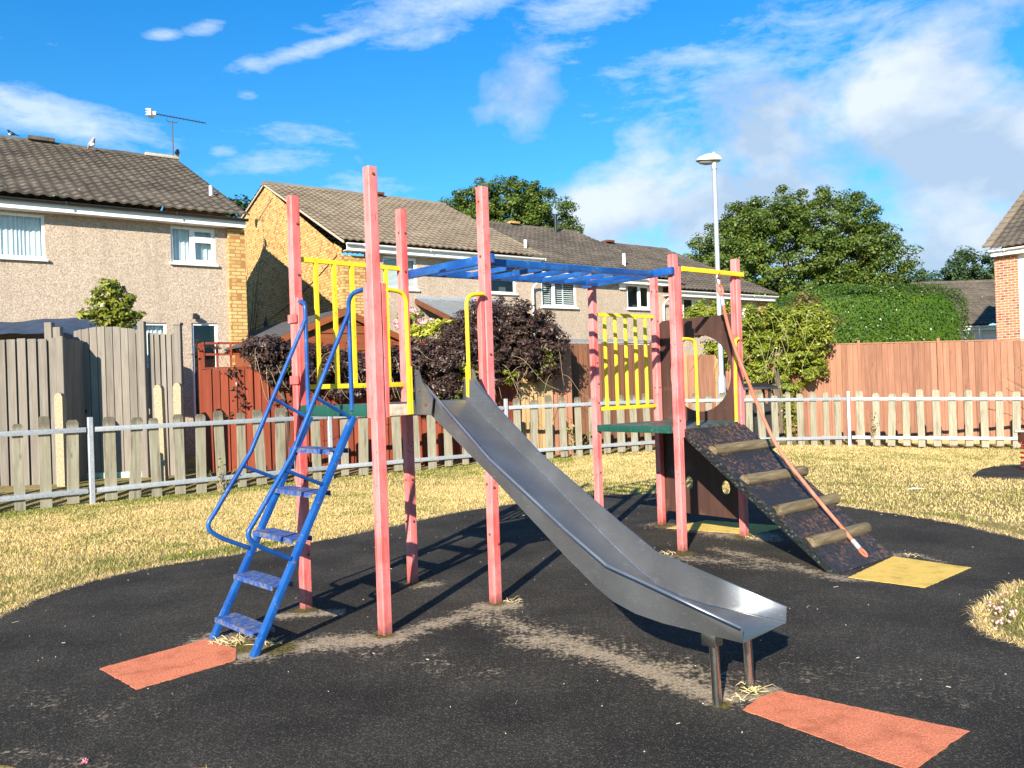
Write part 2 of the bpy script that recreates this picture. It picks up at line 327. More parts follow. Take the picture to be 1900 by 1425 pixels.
# ------------------------------------------------------------ mesh helpers
class MB:
    def __init__(s, T=None): s.v = []; s.f = []; s.T = T or Matrix()
    def add(s, vs, fs):
        o = len(s.v); s.v += [tuple(s.T @ Vector(p)) for p in vs]; s.f += [tuple(i+o for i in q) for q in fs]; return s
    def box(s, a, b, ch=0):             # from corner a to corner b, optional chamfer of the vertical edges
        x0, y0, z0 = a; x1, y1, z1 = b
        if ch:
            pr = [(x0+ch, y0), (x1-ch, y0), (x1, y0+ch), (x1, y1-ch), (x1-ch, y1), (x0+ch, y1), (x0, y1-ch), (x0, y0+ch)]
            return s.prism(pr, z0, z1)
        vs = [(x0, y0, z0), (x1, y0, z0), (x1, y1, z0), (x0, y1, z0), (x0, y0, z1), (x1, y0, z1), (x1, y1, z1), (x0, y1, z1)]
        return s.add(vs, [(3, 2, 1, 0), (4, 5, 6, 7), (0, 1, 5, 4), (1, 2, 6, 5), (2, 3, 7, 6), (3, 0, 4, 7)])
    def prism(s, pr, z0, z1):
        n = len(pr)
        return s.add([(x, y, z0) for x, y in pr]+[(x, y, z1) for x, y in pr],
                     [tuple(range(n-1, -1, -1)), tuple(range(n, 2*n))]+[(i, (i+1) % n, n+(i+1) % n, n+i) for i in range(n)])
    def extr(s, pr, y0, y1):            # polygon in x,z extruded along y
        n = len(pr)
        return s.add([(x, y0, z) for x, z in pr]+[(x, y1, z) for x, z in pr],
                     [tuple(range(n)), tuple(range(2*n-1, n-1, -1))]+[(i, n+i, n+(i+1) % n, (i+1) % n) for i in range(n)])
    def bar(s, p, q, wd, ht, up=(0, 0, 1)):
        p, q = Vector(p), Vector(q); d = (q-p).normalized(); sd = d.cross(Vector(up)).normalized(); u_ = sd.cross(d)
        vs = [c+sd*(a*wd/2)+u_*(b*ht/2) for c in (p, q) for a, b in ((-1, -1), (1, -1), (1, 1), (-1, 1))]
        return s.add(vs, [(0, 1, 2, 3), (7, 6, 5, 4), (0, 4, 5, 1), (1, 5, 6, 2), (2, 6, 7, 3), (3, 7, 4, 0)])
    def tube(s, pts, r, n=8, cap=True, closed=False):
        pts = [Vector(p) for p in pts]; m = len(pts); rr = r if hasattr(r, '__len__') else [r]*m
        vs = []; up = None
        for i, p in enumerate(pts):
            a = pts[i-1] if (i or closed) else p; b = pts[(i+1) % m] if (i < m-1 or closed) else p
            d = (b-a).normalized()
            if up is None: up = d.orthogonal().normalized()
            up = (up-d*up.dot(d)).normalized(); sd = d.cross(up)
            vs += [p+(up*math.cos(t)+sd*math.sin(t))*rr[i] for t in [2*math.pi*k/n for k in range(n)]]
        fs = [(i*n+k, i*n+(k+1) % n, ((i+1) % m)*n+(k+1) % n, ((i+1) % m)*n+k) for i in range(m if closed else m-1) for k in range(n)]
        if cap and not closed: fs += [tuple(range(n-1, -1, -1)), tuple(range((m-1)*n, m*n))]
        return s.add(vs, fs)
    def ball(s, c, r, nu=10, nv=7, half=False):
        r = r if hasattr(r, '__len__') else (r, r, r); vs = []; fs = []
        for j in range(nv+1):
            t = math.pi*j/nv*(.5 if half else 1)
            vs += [(c[0]+r[0]*math.sin(t)*math.cos(2*math.pi*i/nu), c[1]+r[1]*math.sin(t)*math.sin(2*math.pi*i/nu), c[2]+r[2]*math.cos(t)) for i in range(nu)]
        fs = [(j*nu+i, (j+1)*nu+i, (j+1)*nu+(i+1) % nu, j*nu+(i+1) % nu) for j in range(nv) for i in range(nu)]
        return s.add(vs, fs)
    def build(s, name, m, parent=None, smooth=False, bev=0, ang=40):
        me = bpy.data.meshes.new(name); me.from_pydata(s.v, [], s.f); me.materials.append(m)
        if bev:
            bm = bmesh.new(); bm.from_mesh(me); bmesh.ops.remove_doubles(bm, verts=bm.verts, dist=1e-5)
            bmesh.ops.bevel(bm, geom=[e for e in bm.edges if len(e.link_faces) == 2 and e.calc_face_angle(0) > .6], offset=bev, segments=2, affect='EDGES', profile=.6)
            bm.to_mesh(me); bm.free()
        if smooth or bev:
            me.polygons.foreach_set('use_smooth', [True]*len(me.polygons))
            me.set_sharp_from_angle(angle=R(ang))
        o = bpy.data.objects.new(name, me); COL.objects.link(o)
        if parent: o.parent = parent
        return o
def npmesh(name, V, F, m, parent=None):
    me = bpy.data.meshes.new(name); k = F.shape[1]
    me.vertices.add(len(V)); me.vertices.foreach_set('co', V.astype(np.float32).ravel())
    me.loops.add(F.size); me.loops.foreach_set('vertex_index', F.astype(np.int32).ravel())
    me.polygons.add(len(F)); me.polygons.foreach_set('loop_start', np.arange(0, F.size, k, dtype=np.int32))
    me.polygons.foreach_set('loop_total', np.full(len(F), k, dtype=np.int32)); me.update(calc_edges=True); me.materials.append(m)
    o = bpy.data.objects.new(name, me); COL.objects.link(o)
    if parent: o.parent = parent
    return o
def tag(o, label=None, cat=None, group=None, kind=None):
    for k, v in (('label', label), ('category', cat), ('group', group), ('kind', kind)):
        if v: o[k] = v
    return o
def empty(name, loc, label, cat, rz=0, group=None):
    o = bpy.data.objects.new(name, None); COL.objects.link(o); o.location = loc; o.rotation_euler = (0, 0, rz); o.empty_display_size = .2
    return tag(o, label, cat, group)
def curve(pts, n=6):                    # Catmull-Rom through points
    P = [Vector(p) for p in pts]; P = [P[0]*2-P[1]]+P+[P[-1]*2-P[-2]]; out = []
    for i in range(1, len(P)-2):
        for k in range(n):
            t = k/n; a, b, c, d = P[i-1], P[i], P[i+1], P[i+2]
            out.append(.5*((2*b)+(c-a)*t+(2*a-5*b+4*c-d)*t*t+(3*b-a-3*c+d)*t**3))
    return out+[P[-2]]
def fillet(pts, r, n=5):                # polyline with rounded corners
    P = [Vector(p) for p in pts]; out = [P[0]]
    for a, b, c in zip(P, P[1:], P[2:]):
        d1 = (a-b); d2 = (c-b); k = min(r, d1.length*.48, d2.length*.48); s_, e = b+d1.normalized()*k, b+d2.normalized()*k
        out += [s_.lerp(b, t/n).lerp(b.lerp(e, t/n), t/n) for t in range(n+1)]
    return out+[P[-1]]
def sstep(a, b, x): t = np.clip((x-a)/(b-a), 0, 1); return t*t*(3-2*t)
def gz(x, y): return -.22*sstep(3.8, 9.5, x)*sstep(8, 14, y)+.16*sstep(-1.5, -4.5, x)*sstep(0, 1.3, y-(14.1+(x+.12)*.75)-.15)
# ------------------------------------------------------------ ground, play surface, grass
def gnd(px, py):                        # ground point (z = 0) under a photo pixel
    d = FWD + RIGHT*((px-950)/FPX) - UP*((py-712.5)/FPX); t = -H/d.z; return np.array([d.x*t, d.y*t])
xs = np.concatenate([np.linspace(-500, -18, 9), np.arange(-16, 18.1, .5), np.linspace(20, 500, 9)])
ys = np.concatenate([np.linspace(-300, -4, 6), np.arange(-2, 24.1, .5), np.linspace(27, 900, 12)])
X, Y = np.meshgrid(xs, ys); V = np.stack([X, Y, gz(X, Y)], -1).reshape(-1, 3); nx = len(xs)
I = np.arange(len(ys)-1)[:, None]*nx+np.arange(nx-1)[None]; I = I.ravel()
ground = npmesh('ground', V, np.stack([I, I+1, I+nx+1, I+nx], 1), soil); tag(ground, kind='structure')
padp = [(-3.22, 4.65), (-3.19, 5.05), (-3.2, 5.41), (-3.14, 5.77), (-3.0, 6.11), (-2.77, 6.4), (-2.43, 6.66), (-1.9, 7.12), (-1.35, 7.7), (-.61, 8.66), (.26, 9.28), (1.09, 9.6), (2.13, 9.4),
        (3.0, 8.65), (3.4, 7.9), (3.62, 7.42), (3.78, 7.0), (3.85, 6.5), (3.95, 6.1), (4.3, 5.75), (4.75, 5.5), (4.7, 5.2), (3.9, 5.16), (3.05, 4.97), (2.82, 4.78), (2.52, 4.48), (2.38, 4.26), (2.33, 4.07), (2.37, 3.86),
        (2.6, 3.5), (2.9, 2.9), (2.5, 2.0), (1.2, 1.5), (0, 1.9), (-.5, 2.6), (-.99, 2.86), (-1.35, 2.86), (-1.68, 2.89), (-1.95, 3.0), (-2.4, 3.28), (-2.9, 3.85), (-3.15, 4.25)]
pp = [Vector((*p, 0)) for p in padp]; n_ = len(pp); PB = []
for i in range(n_):
    a, b, c, d = pp[i-1], pp[i], pp[(i+1) % n_], pp[(i+2) % n_]
    for k in range(8):
        t = k/8; PB.append(.5*((2*b)+(c-a)*t+(2*a-5*b+4*c-d)*t*t+(3*b-a-3*c+d)*t**3))
PB = np.array([[p.x, p.y] for p in PB]); PB += rng.normal(0, .009, PB.shape)
def inside(q, poly):
    x, y = q[:, 0], q[:, 1]; r = np.zeros(len(q), bool); j = len(poly)-1
    for i in range(len(poly)):
        (xi, yi), (xj, yj) = poly[i], poly[j]
        c = ((yi > y) != (yj > y)); r ^= c & (x < (xj-xi)*(y-yi)/((yj-yi) or 1e-9)+xi); j = i
    return r
def near_seg(q, poly, closed=True):
    best = np.full(len(q), 1e9); pt = q.copy(); m = len(poly)
    for i in range(m if closed else m-1):
        a, b = poly[i], poly[(i+1) % m]; ab = b-a; t = np.clip(((q-a)@ab)/(ab@ab+1e-12), 0, 1); c = a+t[:, None]*ab
        d = np.hypot(*(q-c).T); k = d < best; best[k] = d[k]; pt[k] = c[k]
    return best, pt
st = .035; gx = np.arange(-3.4, 5.0, st); gy = np.arange(1.3, 9.9, st); X, Y = np.meshgrid(gx, gy)
Q = np.stack([X.ravel(), Y.ravel()], 1); ins = inside(Q, PB); nx = len(gx)
I = (np.arange(len(gy)-1)[:, None]*nx+np.arange(nx-1)[None]).ravel(); F4 = np.stack([I, I+1, I+nx+1, I+nx], 1)
F4 = F4[ins[F4].any(1)]; used = np.unique(F4); mp = np.full(len(Q), -1); mp[used] = np.arange(len(used)); Q = Q[used]; F4 = mp[F4]
out = ~inside(Q, PB); d_, c_ = near_seg(Q[out], PB); Q[out] = c_
pad = npmesh('play_surface', np.column_stack([Q, np.full(len(Q), .006)]), F4, rubber); tag(pad, kind='structure')
segs = [(395, 1190, 480, 1215, .14, 1.0), (480, 1215, 600, 1195, .12, .9), (600, 1195, 720, 1188, .14, 1.0), (720, 1185, 920, 1128, .11, .75), (530, 1145, 620, 1138, .08, .9), (770, 1086, 800, 1086, .1, .7),
        (890, 1128, 945, 1125, .09, 1.1), (960, 1185, 1150, 1225, .09, .85), (1040, 1190, 1345, 1300, .10, .95), (1000, 1185, 1330, 1270, .2, .55), (880, 1140, 1100, 1200, .16, .6), (1200, 1240, 1345, 1300, .06, 1.0), (1345, 1300, 1430, 1285, .07, 1.0),
        (1250, 1035, 1420, 1050, .18, .55), (1330, 1020, 1560, 1075, .10, .6), (1225, 975, 1390, 1000, .16, .75), (1395, 985, 1420, 1000, .15, .9), (1560, 1075, 1620, 1080, .05, .6), (1640, 1035, 1680, 1030, .1, .6),
        (1700, 1030, 1750, 1045, .04, .5), (700, 1215, 900, 1250, .2, .22), (60, 1310, 250, 1330, .25, .18), (1500, 1250, 1800, 1280, .3, .16), (30, 1400, 160, 1424, .1, .25)]
dust = np.zeros(len(Q)); moss = np.zeros(len(Q))
for a, b, c, d, wd, k in segs:
    dd, _ = near_seg(Q, np.array([gnd(a, b), gnd(c, d)]), False); dust = np.maximum(dust, k*np.exp(-(dd/wd)**2))
for poly in ([(-2.04, 3.98), (-1.72, 3.67), (-1.40, 4.03), (-1.46, 4.22), (-1.68, 4.40)], [(.86, 3.22), (1.06, 3.40), (1.6, 2.96), (1.26, 2.68)], [(2.11, 5.27), (2.66, 5.83), (2.98, 5.42), (2.44, 4.95)]):
    dd, _ = near_seg(Q, np.array(poly)); moss = np.maximum(moss, .62*np.exp(-(dd/.022)**2)*(.5+.5*np.sin(Q[:, 0]*9+Q[:, 1]*7)))
de, _ = near_seg(Q, PB); dust = np.maximum(dust, np.where(Q[:, 1] < 3.6, .1, .8)*np.exp(-(de/.05)**2))
for px, py, r_ in ((712, 1180, .08), (566, 1133, .09), (767, 1086, .075), (921, 1122, .07), (1268, 1028, .11), (1382, 998, .12), (1230, 976, .12), (440, 1205, .14), (520, 1205, .12), (1395, 1285, .06), (1340, 1310, .05)):
    dd = np.hypot(*(Q-gnd(px, py)).T); moss = np.maximum(moss, 1.1*np.exp(-(dd/r_)**2))
ca = pad.data.attributes.new('dust', 'FLOAT_COLOR', 'POINT'); ca.data.foreach_set('color', np.column_stack([dust, moss, 0*dust, 1+0*dust]).astype(np.float32).ravel())
def patch(name, pts, m, z, holes=None):
    e = []
    for a, b in zip(pts, pts[1:]+pts[:1]):
        a, b = np.array(a), np.array(b); k = max(2, int(np.hypot(*(b-a))/.02)); e += [a+(b-a)*i/k+rng.normal(0, .0022, 2) for i in range(k)]
    mb = MB(); mb.prism([tuple(p) for p in e], .001, z); o = mb.build(name, m); return tag(o, kind='structure')
patch('red_patch', [(-2.04, 3.98), (-1.72, 3.67), (-1.40, 4.03), (-1.46, 4.22), (-1.68, 4.40)], redcrumb, .0085)
patch('red_patch', [(.86, 3.22), (.95, 3.33), (1.06, 3.40), (1.6, 2.96), (1.26, 2.68), (1.0, 3.03)], redcrumb, .0085)
patch('yellow_patch', [(2.11, 5.27), (2.66, 5.83), (2.98, 5.42), (2.44, 4.95)], yelcrumb, .0085)
patch('yellow_patch', [(1.32, 7.26), (1.95, 6.84), (2.35, 7.15), (1.75, 7.6)], yelcrumb, .0085)
mat_ = MB(); mat_.prism([(5.62, 10.12), (5.9, 9.78), (7.2, 9.9), (7.4, 10.9), (6.4, 11.0), (6.1, 10.75)], -.12, .02); tag(mat_.build('rubber_patch', rubber), kind='structure')
def blades(P, hgt, wid, lean):          # one tapered bent blade per point (two triangles in a strip)
    n = len(P); th = rng.uniform(0, 2*np.pi, n); ph = rng.uniform(0, 2*np.pi, n); l = lean*rng.uniform(.2, 1.3, n)
    t = np.stack([np.cos(th), np.sin(th), 0*th], 1)*wid[:, None]; d = np.stack([np.cos(ph), np.sin(ph), 0*ph], 1)
    mid = P+d*(l*hgt*.35)[:, None]; mid[:, 2] += hgt*.62; tip = P+d*(l*hgt)[:, None]; tip[:, 2] += hgt*np.sqrt(np.clip(1-(l*.6)**2, .15, 1))
    V = np.stack([P-t, P+t, mid+t*.7, mid-t*.7, tip], 1).reshape(-1, 3); b = np.arange(n)*5
    F = np.concatenate([np.stack([b, b+1, b+2], 1), np.stack([b, b+2, b+3], 1), np.stack([b+3, b+2, b+4], 1)]); return V, F
def scatter(n, x0, x1, y0, y1):
    P = np.stack([rng.uniform(x0, x1, n), rng.uniform(y0, y1, n)], 1)
    f = (np.abs(P[:, 0]/np.maximum(P[:, 1], .1)) < .70)
    return P[f]
allp = []
for n, bx in ((230000, (-6.5, 0, 4, 11)), (80000, (-4, 3, 8, 14.5)), (190000, (-1, 11.5, 6, 17)), (26000, (2.1, 5, 3.4, 6.0)), (14000, (-3.2, 2.0, 2.2, 5.0))):
    allp.append(scatter(n, *bx))
Pw = np.stack([rng.uniform(-11, 19, 150000), rng.uniform(2.2, 16.5, 150000)], 1); f = np.abs(Pw[:, 0]/Pw[:, 1]); allp.append(Pw[(f >= .69) & (f < 1.5)])
P = np.concatenate(allp); P = P[~inside(P, PB)]
matpoly = np.array([(5.62, 10.12), (5.9, 9.78), (7.2, 9.9), (7.4, 10.9), (6.4, 11.0), (6.1, 10.75)]); P = P[~inside(P, matpoly)]
fl = np.array([(-12, 4.9), (-7.9, 8.3), (-5.3, 10.3), (-2.77, 12.4), (-.12, 14.1), (2.72, 15.4), (6.67, 16.35), (10.4, 15.6), (20, 12)])
P = P[P[:, 1] < np.interp(P[:, 0], fl[:, 0], fl[:, 1])+.25]
de, _ = near_seg(P, PB)
P = P[(de > .05) | (rng.random(len(P)) < .45)]; de, _ = near_seg(P, PB)
lush = .75*np.exp(-((de-.16)/.12)**2)*(np.sin(P[:, 0]*2.1)+np.sin(P[:, 1]*3.3+P[:, 0]) > .3)+.45*np.exp(-((np.interp(P[:, 0], fl[:, 0], fl[:, 1])-P[:, 1])/.9)**2)*(P[:, 0] < 1)
lush += .3*(P[:, 0] > 2)*(P[:, 1] < 5.5)
hg = rng.uniform(.011, .037, len(P))*(1+.5*(rng.random(len(P)) < .05)); hg *= np.where(de < .1, .65, 1)
flat = np.where(de < .14, 1.6, 1.15)*np.where(rng.random(len(P)) < .25, 1.5, 1)
hg = np.where(P[:, 1] < 4, hg*.75, hg)
ei = rng.integers(0, len(PB), 7000); ex = PB[ei]+rng.random((7000, 1))*(PB[(ei+1) % len(PB)]-PB[ei])+rng.normal(0, .022, (7000, 2)); ex = ex[(np.abs(ex[:, 0]/np.maximum(ex[:, 1], .1)) < .7) & (ex[:, 1] > 3.4)]
P = np.concatenate([P, ex]); hg = np.concatenate([hg, rng.uniform(.015, .045, len(ex))]); flat = np.concatenate([flat, np.full(len(ex), 2.2)]); lush = np.concatenate([lush, np.full(len(ex), -.6)])
Vb, Fb = blades(np.column_stack([P, gz(P[:, 0], P[:, 1])+.004]), hg, np.where(P[:, 1] < 7, .0021, .0038), flat)
gr = npmesh('grass', Vb, Fb, blade); tag(gr, kind='stuff')
at_ = gr.data.attributes.new('lush', 'FLOAT', 'POINT'); at_.data.foreach_set('value', np.repeat(lush, 5).astype(np.float32))
# tufts of straw at the post feet and loose litter on the rubber
mb = MB(); 
for (px, py, n, s_) in ((430, 1195, 46, .07), (500, 1195, 30, .06), (1400, 1285, 30, .05), (1375, 1300, 14, .035), (1400, 985, 46, .09), (1240, 1030, 14, .06), (945, 1118, 16, .05), (1395, 1000, 20, .06), (1690, 1033, 8, .05)):
    c = gnd(px, py)
    for k in range(n):
        a = rng.uniform(0, 6.3); r_ = rng.uniform(0, s_*1.3); p = (c[0]+r_*math.cos(a), c[1]+r_*math.sin(a), .006); b = rng.uniform(0, 6.3); L = rng.uniform(.5, 1.2)*s_
        mb.tube([p, (p[0]+L*.6*math.cos(b), p[1]+L*.6*math.sin(b), .006+L*rng.uniform(.05, .4)), (p[0]+L*math.cos(b), p[1]+L*math.sin(b), .008+L*rng.uniform(0, .35))], [.0016, .0014, .0005], 3)
tag(mb.build('straw', plain('dry straw', (.62, .50, .25), .9, 0, .2, 30)), kind='stuff')
mb = MB(); Pl = scatter(9000, -3, 3.8, 2.8, 9.3); Pl = Pl[inside(Pl, PB)][:160]
for p in Pl:
    b = rng.uniform(0, 6.3); L = rng.choice([.004, .007, .018, .04], p=[.6, .22, .13, .05]); wd = .0035 if L < .01 else .0012; q = Vector((math.cos(b), math.sin(b), 0)); z = .0085
    mb.bar(Vector((p[0], p[1], z)), Vector((p[0], p[1], z))+q*L, wd, .003)
tag(mb.build('litter', plain('pale litter', (.46, .42, .33), .9, 0, .35, 3)), kind='stuff')
mb = MB(); m2 = MB(); Pf = scatter(1200, -5, 3.6, 3.4, 9); Pf = Pf[~inside(Pf, PB)]; de, _ = near_seg(Pf, PB)
for p, d in zip(Pf, de):
    if p[0] > 2 and p[1] < 4.9: m2.ball((p[0], p[1], rng.uniform(.02, .045)), .007, 6, 4)
    elif rng.random() < .05: mb.ball((p[0], p[1], .05), .011, 6, 3)
for k in range(34):
    c = gnd(1852+rng.normal(0, 16), 1148+rng.normal(0, 16)); (inside(np.array([[c[0]+.03, c[1]]]), PB)[0] and rng.random() < 2) or m2.ball((c[0]+.03, c[1], rng.uniform(.02, .04)), .007, 6, 4)
tag(mb.build('dandelions', plain('yellow petals', (.75, .52, .02), .8)), kind='stuff')
tag(m2.build('clover_flowers', plain('pinkish clover heads', (.62, .36, .34), .8, 0, .3, 60)), kind='stuff')
pk = MB(); c = at(156, 1410, 2.95); pk.tube([(c.x, c.y, 0), (c.x+.004, c.y, c.z-.01)], .0016, 5)
fw = empty('clover', (c.x, c.y, 0), 'single pink clover flower at the bottom left edge of the black surface', 'flower'); pk.v = [(a-c.x, b-c.y, d) for a, b, d in pk.v]; pk.build('stem', stemm, fw)
hd = MB()
for k in range(26):
    q = Vector(rng.normal(0, 1, 3)).normalized(); hd.tube([Vector((.004, 0, c.z-.008)), Vector((.004, 0, c.z-.008))+q*.014], [.003, .002], 4)
hd.build('flower_head', plain('pink petals', (.75, .22, .30), .8), fw)

# ------------------------------------------------------------ climbing frame
TH1 = .7701; TH2 = .6811; A0 = Vector((-.7218, 4.3935, 0)); E0 = Vector((1.2608, 6.2926, 0))
U1, V1 = .8072, .8179; U2, V2 = .7912, .8828
cf = empty('playground_climber', A0, 'red, blue and yellow climbing frame of two towers joined by overhead bars with steel slide', 'climbing frame', TH1)
W1 = Matrix.Translation(A0) @ Matrix.Rotation(TH1, 4, 'Z'); T2 = W1.inverted() @ Matrix.Translation(E0) @ Matrix.Rotation(TH2, 4, 'Z'); I4 = Matrix()
def part(mb, name, m, parent=None, **k): return mb.build(name, m, parent or cf, **k)
PW = .029
def bolt(o, pts, T=I4):
    for p, d in pts:
        b = MB(T); d = Vector(d); p = Vector(p); b.tube([p, p+d*.004, p+d*.006], [.009, .008, .004], 8); b.build('bolt', rust, o, smooth=True)
def post(x, y, h, T, bolts, strips=()):
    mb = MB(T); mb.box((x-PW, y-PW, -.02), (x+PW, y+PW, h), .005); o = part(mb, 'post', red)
    # narrow groove moulding down each seen face
    bolt(o, [((x+(-PW if f == 'u' else k), y+(-PW if f == 'v' else k), z), (-1, 0, 0) if f == 'u' else (0, -1, 0)) for f, k, z in bolts], T)
    for (f, z0, z1) in strips:
        s_ = MB(T); q = .021
        q = PW-.004; t = .036
        if f == 'u+': s_.box((x+PW+.004, y-q, z0), (x+PW+t, y+.012, z1), .004)
        if f == 'v+': s_.box((x-q, y+PW+.004, z0), (x+.012, y+PW+t, z1), .004)
        if f == 'u-': s_.box((x-PW-t, y-q, z0), (x-PW-.004, y+.012, z1), .004)
        if f == 'v-': s_.box((x-q, y-PW-t, z0), (x+.012, y-PW-.004, z1), .004)
        so = s_.build('mounting_batten', redstrip, o)
    return o
post(0, 0, 2.50, I4, [('v', 0, 2.46)], [('u+', 1.16, 1.88), ('v+', 1.16, 1.88)])
post(U1, 0, 2.51, I4, [('u', 0, 2.42), ('u', 0, 2.09), ('v', 0, 1.5), ('u', .01, .72), ('v', -.01, .70), ('u', 0, .42), ('v', .012, .36)], [('u-', 1.24, 1.86)])
post(0, V1, 2.50, I4, [('v', .008, 2.33), ('v', .008, 2.02), ('v', 0, .78), ('v', .01, .55), ('v', .01, .33)], [('v-', 1.20, 1.88)])
post(U1, V1, 2.52, I4, [('u', -.01, 2.36), ('v', .01, 2.36), ('v', 0, 2.1), ('u', 0, .7), ('v', 0, .7), ('u', .01, .42), ('v', 0, .42)])
post(0, 0, 2.27, T2, [('v', -.01, 1.0)], [('u+', .87, 2.18)])
post(U2, 0, 2.29, T2, [('v', 0, 1.3), ('v', .01, 1.62)], [('u-', .94, 2.17)])
post(0, V2, 2.20, T2, [('v', .005, 1.72), ('v', .005, 1.48), ('v', .01, 1.3), ('v', .005, 1.14), ('v', 0, .55)])
post(U2, V2, 2.28, T2, [('u', 0, 2.12), ('v', 0, 2.12), ('v', 0, 1.85), ('u', 0, 1.6), ('v', 0, 1.6), ('u', 0, 1.25), ('v', 0, 1.25), ('u', 0, .48)])
# clamp plates on the left post
for z in (1.73, 1.36):
    cl = MB(); cl.box((-PW-.012, V1-PW-.034, z), (-PW-.005, V1+PW+.004, z+.05)); part(cl, 'clamp', redstrip)
# platforms
def deck(T, u_, v_, z0, z1, rail_names):
    mb = MB(T); mb.box((-.005, -.022, z0), (u_+.005, v_+.022, z1-.006)); o = part(mb, 'platform', deckm)
    for f in rail_names:
        e = MB(T)
        if f == 'u0': e.box((-.026, PW+.03, z0-.002), (-.006, v_-PW-.002, z1))
        if f == 'v0': e.box((PW+.03, -.040, z0-.002), (u_-PW-.002, -.0225, z1-.004))
        if f == 'u1': e.box((u_+.006, PW+.002, z0-.002), (u_+.026, v_-PW-.002, z1))
        e.build('edge_board', deckedge if f == 'v0' else green, o, bev=.003)
    return o
deck(I4, U1, V1, 1.168, 1.232, ('u0', 'v0', 'u1')); deck(T2, U2, V2, .902, .955, ('u0', 'u1'))
# barriers of yellow bars
def barrier(T, fixed, a0, a1, zb, zt, n, flat):
    y = fixed; o = None; top = MB(T); top.box((a0, y-.012, zt-.022), (a1, y+.012, zt+.006)); o = part(top, 'barrier', yellow)
    lo = MB(T); lo.box((a0, y-.012, zb-.014), (a1, y+.012, zb+.016)); lo.build('rail', yellow, o, bev=.003)
    for k in range(n):
        x = a0+(a1-a0)*(k+.85)/(n+.7); b = MB(T)
        if flat: b.box((x-.011, y-.012, zb+.016), (x+.011, y+.011, zt-.022))
        else: b.tube([(x, y, zb+.016), (x, y, zt-.05), (x, y, zt-.022)], [.016, .016, .013], 10)
        b.build('bar', yellow, o, smooth=not flat)
barrier(I4, V1-.0, PW+.001, U1-PW-.001, 1.34, 2.128, 5, True); barrier(T2, V2-.0, PW+.001, U2-PW-.001, 1.085, 1.90, 5, False)
# bent grab rails at the slide and at the ramp
def grab(T, pts, y, r=.0125):
    mb = MB(T); mb.tube(fillet([(x, y, z) for x, z in pts], .085, 7), r, 10); return part(mb, 'grab_rail', yellow, smooth=True)
for o, px in ((grab(I4, [(.055, 1.845), (.178, 1.835), (.178, 1.17)], -.045), .178), (grab(I4, [(U1-.058, 1.858), (.615, 1.845), (.615, 1.235)], -.045), .615)):
    p = MB(); p.box((px-.004+.012*(1 if px < .4 else -1), -.058, 1.17), (px+.004+.012*(1 if px < .4 else -1), -.034, 1.43)); p.build('bracket', yellow, o)
grab(T2, [(.056, 1.625), (.2, 1.62), (.2, .955)], -.032); grab(T2, [(U2-.03, 1.635), (.715, 1.62), (.69, .955)], -.032)
# ladder
L0, L1 = .204, .666
ld = MB(); ld.bar((-.65, L0, 0), (-.022, L0, 1.165), .028, .046, (0, 1, 0)); lado = part(ld, 'ladder', blue, bev=.003)
x = MB(); x.bar((-.65, L1, 0), (-.022, L1, 1.165), .028, .046, (0, 1, 0)); x.build('stringer', blue, lado, bev=.003)
for z in (.115, .325, .545, .77, .99):
    p = -(.65-z*.539); t = MB(); t.box((p-.055, L0+.015, z-.004), (p+.065, L1-.015, z+.004)); t.box((p-.055, L0+.015, z-.022), (p-.050, L1-.015, z-.0045)); t.box((p+.060, L0+.015, z-.022), (p+.065, L1-.015, z-.0045)); t.build('tread', tread_m, lado)
for yv, ya in ((L0, .05), (L1, V1-.06)):
    h = MB(); r = .0125
    pts = fillet([(-.012, ya, 1.855), (-.028, yv, 1.84), (-.028, yv, 1.20)], .10, 8); h.tube(pts, r, 10); ho = part(h, 'handrail', blue, smooth=True)
    k = MB(); pts = [(-.028, yv, 1.74), (-.40, yv, .985), (-.60, yv, .70), (-.655, yv, .61), (-.60, yv, .545), (-.43, yv, .455)]; k.tube([pts[0]]+curve(pts[1:], 7), r, 10); k.build('slope_rail', blue, ho, smooth=True)
    for a, b in (((-.258, 1.285), (-.045, 1.165)), ((-.452, .915), (-.228, .815))):
        q = MB(); q.tube([(a[0], yv, a[1]), (b[0], yv, b[1])], .010, 8); q.build('strut', blue, ho, smooth=True)
# overhead bars
mk = MB(); mk.box((U1+PW+.002, -.03, 2.055), (U1+PW+.032, V1+.03, 2.112)); mo = part(mk, 'monkey_bars', blue, bev=.004)
b2 = MB(T2); b2.box((-PW-.034, -.04, 2.112), (-PW-.002, V2+.05, 2.170)); b2.build('end_beam', blue, mo, bev=.004)
inv = T2
def p2(x, y, z): return T2 @ Vector((x, y, z))
a0, b0 = Vector((U1+PW+.034, .13, 2.085)), p2(-PW-.036, .155, 2.138); a1, b1 = Vector((U1+PW+.034, V1-.12, 2.085)), p2(-PW-.036, V2-.12, 2.138)
for a, b in ((a0, b0), (a1, b1)):
    q = MB(); q.bar(a, b, .03, .046); q.build('side_rail', blue, mo, bev=.004)
for k in range(7):
    t = (k+.55)/7.1; p, q = a0.lerp(b0, t), a1.lerp(b1, t); d = (q-p).normalized()*.016; c = MB(); c.bar(p+d-Vector((0, 0, .004)), q-d-Vector((0, 0, .004)), .022, .034); c.build('rung', blue, mo, bev=.003)
